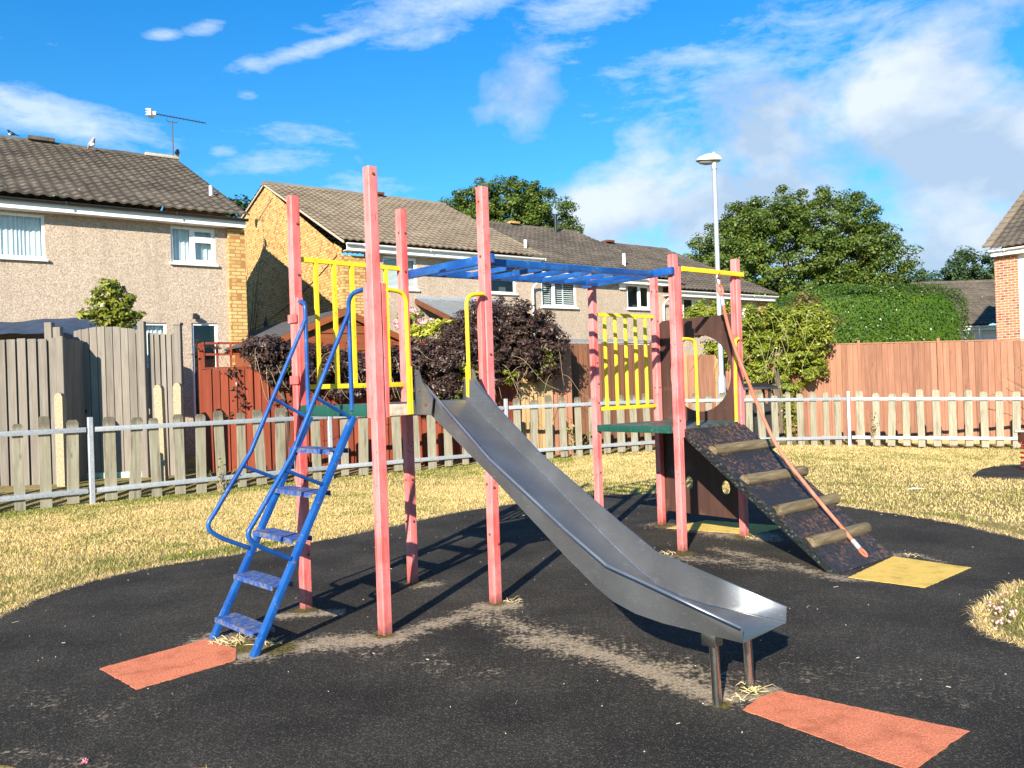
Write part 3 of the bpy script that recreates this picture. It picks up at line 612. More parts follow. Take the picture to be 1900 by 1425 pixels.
# slide: folded sheet trough with flared walls; local y is minus the run
s_floor = [(.0, 1.238), (.045, 1.232), (.10, 1.185), (.60, .855), (1.10, .505), (1.26, .402), (1.36, .350), (1.48, .318), (1.62, .303), (1.99, .294)]
s_top = [(.015, 1.355), (.06, 1.352), (.115, 1.318), (.60, .945), (1.10, .640), (1.335, .508), (1.40, .492), (1.50, .470), (1.62, .442), (1.99, .356)]
tl, tr = .262, .598; fl_ = .006
v = []; f = []; th = .004
for (s, z), (s2, z2) in zip(s_floor, s_top):
    lip = .016
    v += [(tl-fl_-lip, -s2, z2-.008), (tl-fl_-.004, -s2, z2+.002), (tl-fl_, -s2, z2), (tl, -s, z), (tr, -s, z), (tr+fl_, -s2, z2), (tr+fl_+.004, -s2, z2+.002), (tr+fl_+lip, -s2, z2-.008)]
for i in range(len(s_floor)-1): f += [(i*8+k, i*8+k+1, (i+1)*8+k+1, (i+1)*8+k) for k in range(7)]
sb = MB(); sb.add(v, f); so = part(sb, 'slide', steel); md = so.modifiers.new('sheet', 'SOLIDIFY'); md.thickness = .005; md.offset = 1
so.data.polygons.foreach_set('use_smooth', [True]*len(so.data.polygons)); so.data.set_sharp_from_angle(angle=R(9))
seam = MB()
for t in (tl+.002, tr-.002):
    seam = MB(); seam.tube([(t, -s, z+.002) for s, z in s_floor[1:]], .0028, 6); seam.build('fold_line', tubesteel, so, smooth=True)
for t in (tl-fl_-.016, tr+fl_+.016):
    seam = MB(); seam.tube([(t, -s, z-.008) for s, z in s_top], .0045, 6); seam.build('rolled_edge', tubesteel, so, smooth=True)
for t in (tl-fl_-.030, tr+fl_+.022):
    ck = MB(); ck.add([(t, -.03, 1.165), (t, -.03, 1.415), (t, -.075, 1.41), (t, -.10, 1.345), (t, -.19, 1.255), (t, -.17, 1.165), (t+.005, -.03, 1.165), (t+.005, -.03, 1.415), (t+.005, -.075, 1.41), (t+.005, -.10, 1.345), (t+.005, -.19, 1.255), (t+.005, -.17, 1.165)],
        [(0, 1, 2, 3, 4, 5), (11, 10, 9, 8, 7, 6)]+[(i, i+6, (i+1) % 6+6, (i+1) % 6) for i in range(6)]); co = ck.build('cheek_plate', steel, so)
    bolt(co, [((t-.001, -.05, 1.388), (-1, 0, 0)), ((t-.001, -.075, 1.30), (-1, 0, 0)), ((t-.001, -.125, 1.22), (-1, 0, 0))])
for t in (.298, .55):
    l = MB(); l.tube([(t, -1.842, 0), (t, -1.835, .262)], .0195, 14); l.build('leg', tubesteel, so, smooth=True)
bx = MB(); bx.box((.262, -1.865, .245), (.318, -1.80, .296)); bx.box((.53, -1.865, .245), (.575, -1.80, .296)); bx.box((.319, -1.838, .262), (.529, -1.828, .293)); bx.build('leg_bracket', tubesteel, so, bev=.003)
# play panel with round openings
bm = bmesh.new(); y0, y1 = -.0, V2+.02; xp = U2+.036
def loop(pts):
    vs = [bm.verts.new((xp, a, b)) for a, b in pts]; return [bm.edges.new((vs[i], vs[(i+1) % len(vs)])) for i in range(len(vs))]
ed = loop([(PW*0+.0, .13), (V2, .13), (V2, 1.79), (V2-.02, 1.83), (V2-.06, 1.852), (.0, 1.848)])
ed += loop([(.435+.333*math.cos(t), 1.362+.333*math.sin(t)) for t in [2*math.pi*k/48 for k in range(48)]])
for cx, cz in ((.20, .385), (.59, .40)): ed += loop([(cx+.047*math.cos(t), cz+.06*math.sin(t)) for t in [2*math.pi*k/18 for k in range(18)]])
bmesh.ops.triangle_fill(bm, use_beauty=True, use_dissolve=False, edges=ed)
r = bmesh.ops.extrude_face_region(bm, geom=bm.faces[:]); bmesh.ops.translate(bm, verts=[e for e in r['geom'] if isinstance(e, bmesh.types.BMVert)], vec=(.018, 0, 0))
bmesh.ops.recalc_face_normals(bm, faces=bm.faces[:]); bm.transform(T2); me = bpy.data.meshes.new('play_panel'); bm.to_mesh(me); bm.free(); me.materials.append(brownp)
pn = bpy.data.objects.new('play_panel', me); COL.objects.link(pn); pn.parent = cf
# ramp with log rungs
rz = lambda q: .945*(1-q/1.243)
rm = MB(T2); rm.add([(.045, -.022, .932), (.79, -.022, .932), (.79, -1.243, .012), (.045, -1.243, .012), (.045, -.022, .875), (.79, -.022, .875), (.79, -1.18, .006), (.045, -1.18, .006)], [(3, 2, 1, 0), (4, 5, 6, 7), (0, 1, 5, 4), (2, 3, 7, 6)])
ro = part(rm, 'climbing_ramp', rampm)
for xa in (.040, .79):
    e = MB(T2); e.add([(xa, -.02, .936), (xa+.005, -.02, .936), (xa+.005, -1.247, .010), (xa, -1.247, .010), (xa, -.02, .866), (xa+.005, -.02, .866), (xa+.005, -1.18, .002), (xa, -1.18, .002)], [(3, 2, 1, 0), (4, 5, 6, 7), (0, 1, 5, 4), (1, 2, 6, 5), (2, 3, 7, 6), (3, 0, 4, 7)]); e.build('side_plate', tplate, ro)
for q, xb in ((.255, .868), (.528, .872), (.785, .868), (1.035, .842)):
    c = Vector((0, -q+.012, rz(q)+.021)); l = MB(T2); n = 9; xx = [.09+(xb-.09)*i/(n-1) for i in range(n)]
    l.tube([Vector((.088, c.y, c.z))]+[c+Vector((a, rng.normal(0, .0012), rng.normal(0, .0012))) for a in xx]+[Vector((xb+.004, c.y, c.z))], [.037]+[.043+rng.normal(0, .0008) for _ in xx]+[.036], 14); l.build('log_rung', logm, ro, smooth=True, ang=50)
# crossbar that carries the rope
cb = MB(T2); cb.box((.056, -PW-.026, 2.142), (U2+.045, PW*0-PW-.004, 2.178)); part(cb, 'crossbar', yellow, bev=.004)
# the rope
WP2 = Matrix.Translation(E0) @ Matrix.Rotation(TH2, 4, 'Z'); q0 = WP2 @ Vector((.514, -.042, 2.06)); q1 = WP2 @ Vector((.502, -1.205, .03))
rope = empty('climbing_rope', q0, 'faded red rope running from the yellow crossbar down to the foot of the ramp', 'rope')
mid = [WP2 @ Vector((.508, -p.x, p.z))-q0 for p in curve([(.042, 0, 2.06), (.136, 0, 1.66), (.272, 0, 1.313), (.513, 0, .80), (.77, 0, .49), (1.01, 0, .235), (1.195, 0, .045)], 5)]
TR = Matrix(); rb = MB(); pts = mid[2:-2]; rb.tube(pts, .0135, 9); rb.build('rope', ropem, rope, smooth=True)
ey = MB(); d = (mid[2]-mid[0]).normalized(); sd = Vector((math.cos(TH2), math.sin(TH2), 0)); lp = [d*(-.045*math.cos(t)+.045)+sd*(.028*math.sin(t)) for t in [2*math.pi*k/18 for k in range(18)]]; ey.tube(lp, .011, 8, closed=True); ey.build('eye_loop', ropem, rope, smooth=True)
fe = MB(); fe.tube([mid[1]+d*.02, mid[1]+d*.09], .017, 10); fe.build('ferrule', galv, rope, smooth=True); e2 = mid[-1]; dd = (mid[-3]-e2).normalized(); fe = MB(); fe.tube([e2+dd*.07, e2+dd*.14], .018, 10); fe.build('ferrule', galv, rope, smooth=True)
lo_ = MB(); lo_.tube([e2+dd*(.035+.035*math.cos(t))+sd*(.022*math.sin(t)) for t in [2*math.pi*k/14 for k in range(14)]], .010, 8, closed=True); lo_.build('end_loop', ropem, rope, smooth=True)
hk = MB(); hk.tube([Vector((.017*math.cos(t), -.0, .03+.035*math.sin(t))) for t in [2*math.pi*k/14 for k in range(14)]], .006, 7, closed=True); hk.tube([Vector((0, .02*math.cos(t), .075+.03*math.sin(t))) for t in [2*math.pi*k/14 for k in range(14)]], .005, 7, closed=True); hk.build('shackle', rust, rope, smooth=True)
# ------------------------------------------------------------ picket fence
FP = [(-7.85, 8.3), (-5.3, 10.3), (-2.77, 12.4), (-.12, 14.1), (2.72, 15.4), (6.67, 16.35), (10.4, 15.6)]
pf = empty('picket_fence', (FP[0][0], FP[0][1], 0), 'low fence of weathered wooden pickets on two galvanised steel rails around the grass', 'picket fence')
o0 = Vector((FP[0][0], FP[0][1], 0))
def fz(p): return float(gz(p[0], p[1])) if p[0] > 0 else 0
for i, (a, b) in enumerate(zip(FP, FP[1:])):
    A_, B_ = Vector((*a, fz(a)))-o0, Vector((*b, fz(b)))-o0; d = B_-A_; L = Vector((d.x, d.y, 0)).length; dn = Vector((d.x, d.y, 0))/L; nrm = Vector((dn.y, -dn.x, 0))
    T = Matrix.Translation(A_) @ Matrix(((dn.x, -nrm.x, 0, 0), (dn.y, -nrm.y, 0, 0), (d.z/L, 0, 1, 0), (0, 0, 0, 1)))
    if i:
        p = MB(T); p.box((-.03, -.03, -.1), (.03, .03, 1.10), .006); p.build('post', galv, pf)
    for z in (.945, .18):
        r_ = MB(T); r_.box((.05, -.02, z-.03), (L-.05, .012, z+.03)); r_.build('rail', galv, pf, bev=.003)
    n = round((L-.16)/.285); 
    for k in range(n):
        x = .08+(L-.16)*(k+.5)/n+rng.normal(0, .006); wd = .066+rng.normal(0, .005); t_ = rng.normal(0, .017); h = 1.075+rng.normal(0, .026); zb = .02+rng.uniform(-.02, .02)
        q = MB(T); q.extr([(x-wd, zb), (x+wd, zb), (x+wd+t_, h-.035), (x+wd-.022+t_, h), (x-wd+.022+t_, h), (x-wd+t_, h-.035)], .0135, .034); q.build('picket', picketm, pf)
# ------------------------------------------------------------ garden fences
def fence(name, label, cat, a, b, za, zb, ha, hb, bw, m, posts=(), postm=None, cap=None, gravel=None, gap=0, arch=0, group=None, kind='feather', ph=.06, pw=.045, rails=False):
    a, b = Vector((*a, 0)), Vector((*b, 0)); d = b-a; L = d.length; o = empty(name, (a.x, a.y, 0), label, cat, math.atan2(d.y, d.x), group)
    n = max(1, round(L/bw)); w_ = L/n; mb = MB()
    for k in range(n):
        x0, x1 = k*w_+gap/2+(0 if gap else .004+.003*rng.random()), (k+1)*w_-gap/2-(0 if gap else .004); t = (k+.5)/n; z0 = za+(zb-za)*t; z1 = ha+(hb-ha)*t+(arch*(1-(2*t-1)**2))+rng.normal(0, .006 if gap else .003); y = rng.normal(0, .003)
        z1b = z1+(arch*((1-(2*(k+1)/n-1)**2)-(1-(2*k/n-1)**2))*.5 if arch else 0); z1a = 2*z1-z1b
        if kind == 'feather':
            mb.add([(x0, y-.010, z0), (x1, y-.030, z0), (x1, y, z0), (x0, y+.002, z0), (x0, y-.010, z1a), (x1, y-.030, z1b), (x1, y, z1b), (x0, y+.002, z1a)], [(3, 2, 1, 0), (4, 5, 6, 7), (0, 1, 5, 4), (1, 2, 6, 5), (2, 3, 7, 6), (3, 0, 4, 7)])
        else:
            mb.add([(x0, y-.010, z0), (x1, y-.010, z0), (x1, y+.010, z0), (x0, y+.010, z0), (x0, y-.010, z1a), (x1, y-.010, z1b), (x1, y+.010, z1b), (x0, y+.010, z1a)], [(3, 2, 1, 0), (4, 5, 6, 7), (0, 1, 5, 4), (1, 2, 6, 5), (2, 3, 7, 6), (3, 0, 4, 7)])
    if gap:                               # backing boards of a double-sided fence
        for k in range(n+1):
            t = min(1, k/n); mb.box((max(0, k*w_-w_*.35), .05, za), (min(L, k*w_+w_*.35), .068, ha+(hb-ha)*t-.03))
    if not gap:
        bk = [(0, .012, za), (L, .012, zb), (L, .02, zb), (0, .02, za), (0, .012, ha-.02), (L, .012, hb-.02), (L, .02, hb-.02), (0, .02, ha-.02)]
        mb.add(bk, [(3, 2, 1, 0), (4, 5, 6, 7), (0, 1, 5, 4), (1, 2, 6, 5), (2, 3, 7, 6), (3, 0, 4, 7)])
    mb.build('boards', m, o)
    for t in posts:
        x = t*L; z1 = ha+(hb-ha)*t+ph; p = MB(); p.box((x-pw, .022 if not rails else -.055, za-.1), (x+pw, .11 if not rails else -.034, z1), .006); p.build('post', postm or m, o)
    if cap:
        c = MB(); c.add([(0, -.03, ha+.005), (L, -.03, hb+.005), (L, .03, hb+.005), (0, .03, ha+.005), (0, -.03, ha+.03), (L, -.03, hb+.03), (L, .03, hb+.03), (0, .03, ha+.03)], [(3, 2, 1, 0), (4, 5, 6, 7), (0, 1, 5, 4), (1, 2, 6, 5), (2, 3, 7, 6), (3, 0, 4, 7)]); c.build('cap_rail', cap, o)
    if gravel:
        q = MB(); q.add([(0, -.035, za-.17), (L, -.035, zb-.17), (L, .02, zb-.17), (0, .02, za-.17), (0, -.035, za-.004), (L, -.035, zb-.004), (L, .02, zb-.004), (0, .02, za-.004)], [(3, 2, 1, 0), (4, 5, 6, 7), (0, 1, 5, 4), (1, 2, 6, 5), (2, 3, 7, 6), (3, 0, 4, 7)]); q.build('gravel_board', gravel, o)
    return o
gf = fence('board_fence', 'tall weathered grey hit-and-miss board fence at the left edge beside the arched gate', 'fence', (-8.6, 11.4), (-6.3, 11.45), .17, .16, 2.20, 2.20, .145, greyfence, gap=.03, kind='flat')
rt = MB(); rt.box((2.27, -.02, .1), (2.37, .06, 2.22), .006); rt.build('post', greyfence, gf)
rt = MB(); 
for k in range(4): rt.box((2.33, .07+k*.14, .1), (2.35, .07+k*.14+.137, 2.19))
rt.build('return_boards', greyfence, gf)
gp = MB(); gp.box((2.13, .16, .1), (2.23, .26, 2.42), .006); gp.box((2.245, .17, .1), (2.34, .26, 2.37), .006)
tpost = empty('gate_post', (-6.46, 11.62, 0), 'pair of square grey timber posts standing where the grey fence meets the arched gate', 'post')
for x, h in ((-.05, 2.43), (.07, 2.36)):
    p = MB(); p.box((x-.052, -.05, 0), (x+.052, .05, h), .006); p.build('post', greyfence, tpost)
gate = fence('garden_gate', 'arched weathered grey board gate set back between the grey fence and the post', 'gate', (-6.40, 12.05), (-5.42, 12.15), .26, .24, 2.33, 2.30, .105, greyfence, arch=.075, kind='flat')
lt = MB(); lt.box((.08, -.028, 1.13), (.16, -.012, 1.18)); lt.tube([(.12, -.02, 1.15), (.12, -.06, 1.15)], .014, 8); lt.build('latch', blackp, gate)
gb = MB(); gb.box((0, -.03, .16), (.99, .03, .245)); gb.build('threshold_board', plain('pale green paint', (.40, .58, .44), .6, 0, .15, 9), gate)
fence('board_fence', 'short weathered board panel between the arched gate and the capped concrete-footed post', 'fence', (-5.34, 12.1), (-4.97, 12.25), .14, .14, 2.27, 2.27, .088, greyfence, posts=(), kind='feather')
for x, y, h, lb, cap in ((-5.385, 12.02, 2.44, 'square grey post at the right-hand side of the arched gate', 0), (-4.93, 12.2, 2.42, 'capped grey timber post at the left end of the red trellis fence', 1)):
    p = empty('fence_post', (x, y, 0), lb, 'post'); q = MB(); q.box((-.048, -.045, 0), (.048, .045, h-.04*cap), .006); q.build('shaft', greyfence, p)
    if cap: q = MB(); q.box((-.062, -.06, h-.038), (.062, .06, h)); q.build('cap', greyfence, p, bev=.01)
for (x, y, h, t, lb) in ((-6.15, 11.18, 1.43, .0, 'rough concrete post stub with rounded top in front of the grey fence end'), (-4.92, 11.5, 1.50, -.02, 'left of two rough concrete post stubs below the short grey panel'), (-4.73, 11.62, 1.52, .01, 'right of two rough concrete post stubs at the end of the red fence')):
    q = MB(); pr = [(-.055, 0), (.055, 0), (.055+t, h-.06), (.035+t, h-.015), (t, h), (-.035+t, h-.015), (-.055+t, h-.06)]; q.extr(pr, -.05, .05); o = q.build('concrete_post', conc); o.location = (x, y, 0); tag(o, lb, 'post')
# red fence with trellis, running behind the purple shrub
rf = fence('trellis_fence', 'red stained board fence with open square trellis along its top behind the ladder', 'fence', (-4.66, 12.40), (.12, 15.015), .10, .03, 1.72, 1.75, .12, redfence, posts=(.0, .33, .66, .99), postm=redfence, ph=.40, cap=redfence)
d = Vector((.12+4.66, 15.015-12.40, 0)); L = d.length
tr_ = MB()
for k in range(int(L*.75/.20)+1): 
    x = k*.20; tr_.box((x, -.014, 1.755), (x+.034, -.002, 2.13))
for z in (1.93, 2.10): tr_.box((0, .0, z), (L*.75, .012, z+.034))
tr_.v = [(a, b, c) for a, b, c in tr_.v]; tr_.build('trellis', redfence, rf)
nat = fence('board_fence', 'pale unstained board panel standing under the purple shrub behind the picket fence', 'fence', (.15, 15.04), (.74, 15.40), .10, .10, 2.0, 2.0, .085, natfence)
fence('board_fence', 'narrow orange board panel between the pale panel and the dark brown fence', 'fence', (.74, 15.42), (1.12, 15.6), .0, .0, 2.0, 2.0, .12, orfence, posts=(.98,))
fence('board_fence', 'dark brown board fence seen through the yellow bars of the lower tower', 'fence', (1.12, 16.05), (3.0, 16.9), .05, .0, 2.11, 2.06, .105, brfence, posts=(0, .97), postm=brfence)
fence('board_fence', 'orange board fence seen through the round hole of the play panel', 'fence', (3.04, 16.85), (4.35, 17.45), .0, -.02, 1.82, 1.84, .125, orfence, posts=(.08, .42, .98), postm=natfence, rails=True)
fence('board_fence', 'rust coloured board fence half hidden under the hanging climber', 'fence', (4.38, 17.5), (6.9, 18.45), -.05, -.05, 1.80, 1.84, .12, orfence, posts=(.5,))
fence('board_fence', 'long orange close-board fence with capped posts at the right', 'fence', (6.92, 18.5), (12.2, 16.15), -.02, -.20, 2.0, 1.86, .118, orfence, posts=(.02, .145, .415, .72), postm=orfence, cap=orfence, gravel=natfence, ph=.09, rails=True, pw=.03)
# ------------------------------------------------------------ houses
def wall_open(mb, x0, x1, z0, z1, y, ops, rev=.10):
    xs_ = sorted({x0, x1, *[v for o in ops for v in o[:2]]}); zs = sorted({z0, z1, *[v for o in ops for v in o[2:4]]})
    for a, b in zip(xs_, xs_[1:]):
        for c, d in zip(zs, zs[1:]):
            mx, mz = (a+b)/2, (c+d)/2
            if any(o[0] < mx < o[1] and o[2] < mz < o[3] for o in ops): continue
            mb.add([(a, y, c), (b, y, c), (b, y, d), (a, y, d)], [(0, 1, 2, 3)])
    for a, b, c, d in [o[:4] for o in ops]:
        mb.add([(a, y, c), (b, y, c), (b, y, d), (a, y, d), (a, y+rev, c), (b, y+rev, c), (b, y+rev, d), (a, y+rev, d)], [(0, 4, 5, 1), (1, 5, 6, 2), (2, 6, 7, 3), (3, 7, 4, 0)])
def frame(mb, x0, x1, z0, z1, y, t=.045, dp=.05):
    mb.box((x0, y, z0), (x1, y+dp, z0+t)); mb.box((x0, y, z1-t), (x1, y+dp, z1)); mb.box((x0, y, z0+t), (x0+t, y+dp, z1-t)); mb.box((x1-t, y, z0+t), (x1, y+dp, z1-t))
def window(par, x0, x1, z0, z1, kind='plain', name='window', split=None, sill=True):
    y = .03; f = MB(); frame(f, x0, x1, z0, z1, y)
    panes = [(x0+.045, x1-.045, z0+.045, z1-.045)]
    if split:                               # (mullion x, casement list)
        m = split; f.box((m-.03, y, z0+.045), (m+.03, y+.05, z1-.045)); panes = [(x0+.045, m-.03, z0+.045, z1-.045), (m+.03, x1-.045, z0+.045, z1-.045)]
        a, b, c, d = panes[1]; 
        if kind == 'transom':
            zt = c+(d-c)*.66; f.box((a, y, zt), (b, y+.05, zt+.05)); frame(f, a, b, zt+.05, d, y-.012, .035, .012); frame(f, a, b, c, zt, y-.012, .035, .012); panes = [panes[0], (a, b, zt+.05, d), (a, b, c, zt)]
        else: frame(f, a, b, c, d, y-.012, .035, .012)
    fo = f.build(name, upvc, par)
    for a, b, c, d in panes:
        g_ = MB(); g_.add([(a, y+.025, c), (b, y+.025, c), (b, y+.025, d), (a, y+.025, d)], [(0, 1, 2, 3)]); g_.build('pane', glass, fo)
    cu = MB()
    if kind in ('curtain', 'transom'):
        n = int((x1-x0)/.012); P_ = [(x0+(x1-x0)*i/n, .15+.012*math.sin(i*1.05+1.6*math.sin(i*.17))+.006*math.sin(i*.21)) for i in range(n+1)]
        cu.add([(a, b, z0) for a, b in P_]+[(a, b, z1) for a, b in P_], [(i, i+1, n+2+i, n+1+i) for i in range(n)]); cu.build('curtain', curtain, fo, smooth=True)
    if kind == 'shutter':
        for a, b, c, d in panes:
            if b-a > .4: sp = [(a, (a+b)/2-.02), ((a+b)/2+.02, b)]; cu.box(((a+b)/2-.02, .10, c), ((a+b)/2+.02, .12, d))
            else: sp = [(a, b)]
            n = int((d-c)/.062)
            for q0_, q1_ in sp:
                for k in range(n): z = c+(d-c)*(k+.5)/n; cu.add([(q0_, .10, z-.010), (q1_, .10, z-.010), (q1_, .135, z+.014), (q0_, .135, z+.014), (q0_, .10, z-.004), (q1_, .10, z-.004), (q1_, .135, z+.020), (q0_, .135, z+.020)], [(3, 2, 1, 0), (4, 5, 6, 7), (0, 1, 5, 4), (1, 2, 6, 5), (2, 3, 7, 6), (3, 0, 4, 7)])
        cu.build('shutter', slatm, fo)
    if kind == 'blind':
        n = int((z1-z0)/.03)
        for k in range(n): z = z0+(z1-z0)*k/n; cu.add([(x0, .12, z), (x1, .12, z), (x1, .135, z+.026), (x0, .135, z+.026)], [(0, 1, 2, 3)])
        cu.build('blind', slatm, fo)
    if sill:
        s_ = MB(); s_.box((x0-.04, -.06, z0-.05), (x1+.04, .03, z0-.003)); s_.build('sill', upvc, fo, bev=.006)
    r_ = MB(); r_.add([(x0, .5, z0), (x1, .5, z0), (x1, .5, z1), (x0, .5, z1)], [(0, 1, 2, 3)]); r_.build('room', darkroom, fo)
    return fo
def tiles(x0, x1, ye, ze, yr, zr, row=.275, colw=.20, th=.034, seed=0):
    rg = np.random.default_rng(seed); Ls = math.hypot(yr-ye, zr-ze); nr = round(Ls/row); dy, dz = (yr-ye)/Ls, (zr-ze)/Ls; s_ = 1 if yr > ye else -1
    ny, nz = -dz*s_, dy*s_
    if nz < 0: ny, nz = -ny, -nz
    nc = round((x1-x0)/colw)*6; xs_ = np.linspace(x0, x1, nc+1); ph = np.arange(nc+1) % 6
    prof = np.array([.0, .008, .027, .036, .027, .008])[ph]; V = []; F = []
    for r in range(nr):
        j = rg.normal(0, .0025, nc//6+1)[np.minimum(np.arange(nc+1)//6, nc//6)]
        for (t, lift) in ((0, 0), (0, th), (1.0, .004)):
            s = (r+t)*Ls/nr+(rg.normal(0, .002) if t == 0 else 0); off = lift+prof*(1 if lift else .85)+j
            V.append(np.stack([xs_, ye+dy*s+ny*off, ze+dz*s+nz*off], 1))
        b = (3*r)*(nc+1)
        for k in (0, 1):
            i = b+k*(nc+1)+np.arange(nc); F.append(np.stack([i, i+1, i+nc+2, i+nc+1], 1))
    return np.concatenate(V), np.concatenate(F)
def roof(par, x0, x1, ye, ze, yr, zr, yb, zb, m, seed, name='roof'):
    V, F = tiles(x0, x1, ye, ze, yr, zr, seed=seed); V2_, F2 = tiles(x0, x1, yb, zb, yr, zr, seed=seed+9)
    o = npmesh(name, np.concatenate([V, V2_]), np.concatenate([F, F2+len(V)]), m, par)
    if m is not None: o.data.polygons.foreach_set('use_smooth', [True]*len(o.data.polygons)); o.data.set_sharp_from_angle(angle=R(38))
    rd = MB(); n = max(1, round((x1-x0)/.38))
    for k in range(n):
        a = x0+(x1-x0)*k/n; b = x0+(x1-x0)*(k+1)/n-.008; h = .085+rng.normal(0, .004); pr = [(-.14, -.05), (-.10, .03), (0, h), (.10, .03), (.14, -.05)]
        rd.add([(a, yr+p, zr+q) for p, q in pr]+[(b, yr+p, zr+q) for p, q in pr], [(i, i+1, 5+i+1, 5+i) for i in range(4)]+[(4, 3, 2, 1, 0), (5, 6, 7, 8, 9)])
    rd.build('ridge_tiles', m, o)
    return o
def soffit(par, x0, x1, ye, ze, m=upvc, gut=upvc, fdep=.17):
    f = MB(); f.box((x0, ye+.09, ze-fdep-.03), (x1, ye+.115, ze-.02)); f.box((x0, ye+.116, ze-fdep-.025), (x1, ye+.40, ze-fdep-.01)); f.build('fascia', m, par)
    gt = MB(); n = 7; pr = [(ye+.03+.05*math.cos(t), ze-.03+.05*math.sin(t)) for t in [math.pi+math.pi*k/n for k in range(n+1)]]
    gt.add([(x0-.03, a, b) for a, b in pr]+[(x1+.03, a, b) for a, b in pr], [(i, n+1+i, n+2+i, i+1) for i in range(n)]+[tuple(range(n, -1, -1)), tuple(range(n+1, 2*n+2))])
    for k in range(int((x1-x0)/1.9)+1): xx = x0+.4+k*1.9; gt.box((xx, ye-.027, ze-.09), (xx+.035, ye-.021, ze-.02))
    return gt.build('gutter', gut, par)
def prism_verge(mb, x, ye, ze, yr, zr, yb, zb, t=.12, wx=.03):
    for (a, b, c, d) in ((ye, ze, yr, zr), (yb, zb, yr, zr)): mb.add([(x, a, b-t-.02), (x, c, d-t-.02), (x, c, d-.01), (x, a, b-.01), (x+wx, a, b-t-.02), (x+wx, c, d-t-.02), (x+wx, c, d-.01), (x+wx, a, b-.01)], [(0, 1, 2, 3), (7, 6, 5, 4), (0, 4, 5, 1), (1, 5, 6, 2), (2, 6, 7, 3), (3, 7, 4, 0)])
PSI = R(36)
def pipe(par, pts, m=upvc, r=.034): q = MB(); q.tube(fillet(pts, .1, 4), r, 9); return q.build('downpipe', m, par, smooth=True)
def stub(par, x, y, z0, z1, m=galv, r=.05):
    q = MB(); q.tube([(x, y, z0-.1), (x, y, z1)], r, 10); q.box((x-.17, y-.14, z0-.13), (x+.17, y+.11, z0-.09)); return q.build('vent_pipe', m, par, smooth=True)
# house on the left
h1 = empty('pebbledash_house', (-5.458, 17.0, 0), 'pebbledash house at the left with aerial and birds on its tiled roof', 'house', PSI)
w1 = MB(); ops = [(-5.75, -3.60, 3.90, 4.70), (-1.43, -.57, 3.98, 4.70), (-2.35, -1.56, 1.95, 2.78), (-1.09, -.58, .9, 2.79)]
wall_open(w1, -13, -.34, 0, 4.86, 0, ops); w1.add([(-13, 0, 0), (-13, 7.5, 0), (-13, 7.5, 6.1), (-13, 5.1, 7.3), (-13, 0, 4.86)], [(4, 3, 2, 1, 0)]); w1.build('wall', pebble, h1)
pr = MB(); pr.box((-.34, -.10, 0), (.0, 7.4, 4.72)); pr.add([(-.01, 0, 4.6), (-.01, 7.4, 4.6), (-.01, 7.4, 6.0), (-.01, 5.1, 7.22), (-.01, 0, 4.72)], [(0, 1, 2, 3, 4)]); pr.build('brick_pier', ybrick, h1)
window(h1, *ops[0], 'curtain'); window(h1, *ops[1], 'transom', split=-1.03); window(h1, *ops[2], 'curtain')
dr = window(h1, *ops[3], 'plain', 'door', sill=False); q = MB(); q.box((-.64, -.01, 1.75), (-.61, .03, 1.95)); q.tube([(-.625, -.03, 1.87), (-.70, -.03, 1.87)], .012, 8); q.build('handle', upvc, dr)
r1 = roof(h1, -13.3, .06, -.28, 4.98, 5.1, 7.40, 8.4, 5.9, tile, 1)
soffit(h1, -13.2, -.02, -.34, 4.93, gut=blackp)
mt_ = MB(); mt_.box((-.75, 4.96, 7.42), (.05, 5.24, 7.50)); mt_.build('ridge_mortar', mortarm, r1, bev=.02)
vb = MB(); vb.box((-3.3, 4.92, 7.44), (-2.75, 5.28, 7.53)); vb.build('ridge_vent', tile, r1, bev=.01)
stub(h1, -.27, 1.2, 5.62, 5.88)
sl = MB(); sl.box((-1.06, -.05, 2.9), (-.98, -.002, 2.98)); sl.box((-1.08, -.13, 2.86), (-.96, -.05, 2.93)); sl.build('security_light', blackp, h1, bev=.01)
def onh1(x, y, z): return Matrix.Translation((-5.458, 17, 0)) @ Matrix.Rotation(PSI, 4, 'Z') @ Vector((x, y, z))
an = empty('tv_aerial', onh1(-.05, 5.12, 7.40), 'thin TV aerial on a mast at the ridge end of the left house', 'aerial')
q = MB(); q.tube([(0, 0, 0), (0, 0, 1.05)], .017, 7); q.build('mast', blackp, an); q = MB(); q.tube([(-.50, -.10, 1.22), (.80, .16, 1.00)], .013, 6); q.tube([(-.15, 0, 1.08), (-.11, 0, 1.02), (.11, 0, .98), (.16, 0, 1.06)], .009, 6)
for k in range(16): c = Vector((-.35, -.07, 1.195)).lerp(Vector((.80, .16, 1.0)), k/15); q.tube([c+Vector((.03, -.13, 0)), c-Vector((.03, -.13, 0))], .004, 4)
q.build('boom', blackp, an); q = MB()
for z in (-.07, 0, .07): q.box((-.58, -.20, 1.225+z-.012), (-.50, .08, 1.225+z+.012))
q.box((-.49, -.18, 1.15), (-.47, .06, 1.31)); q.box((-.47, -.10, 1.18), (-.37, -.03, 1.26)); q.build('reflector', upvc, an)
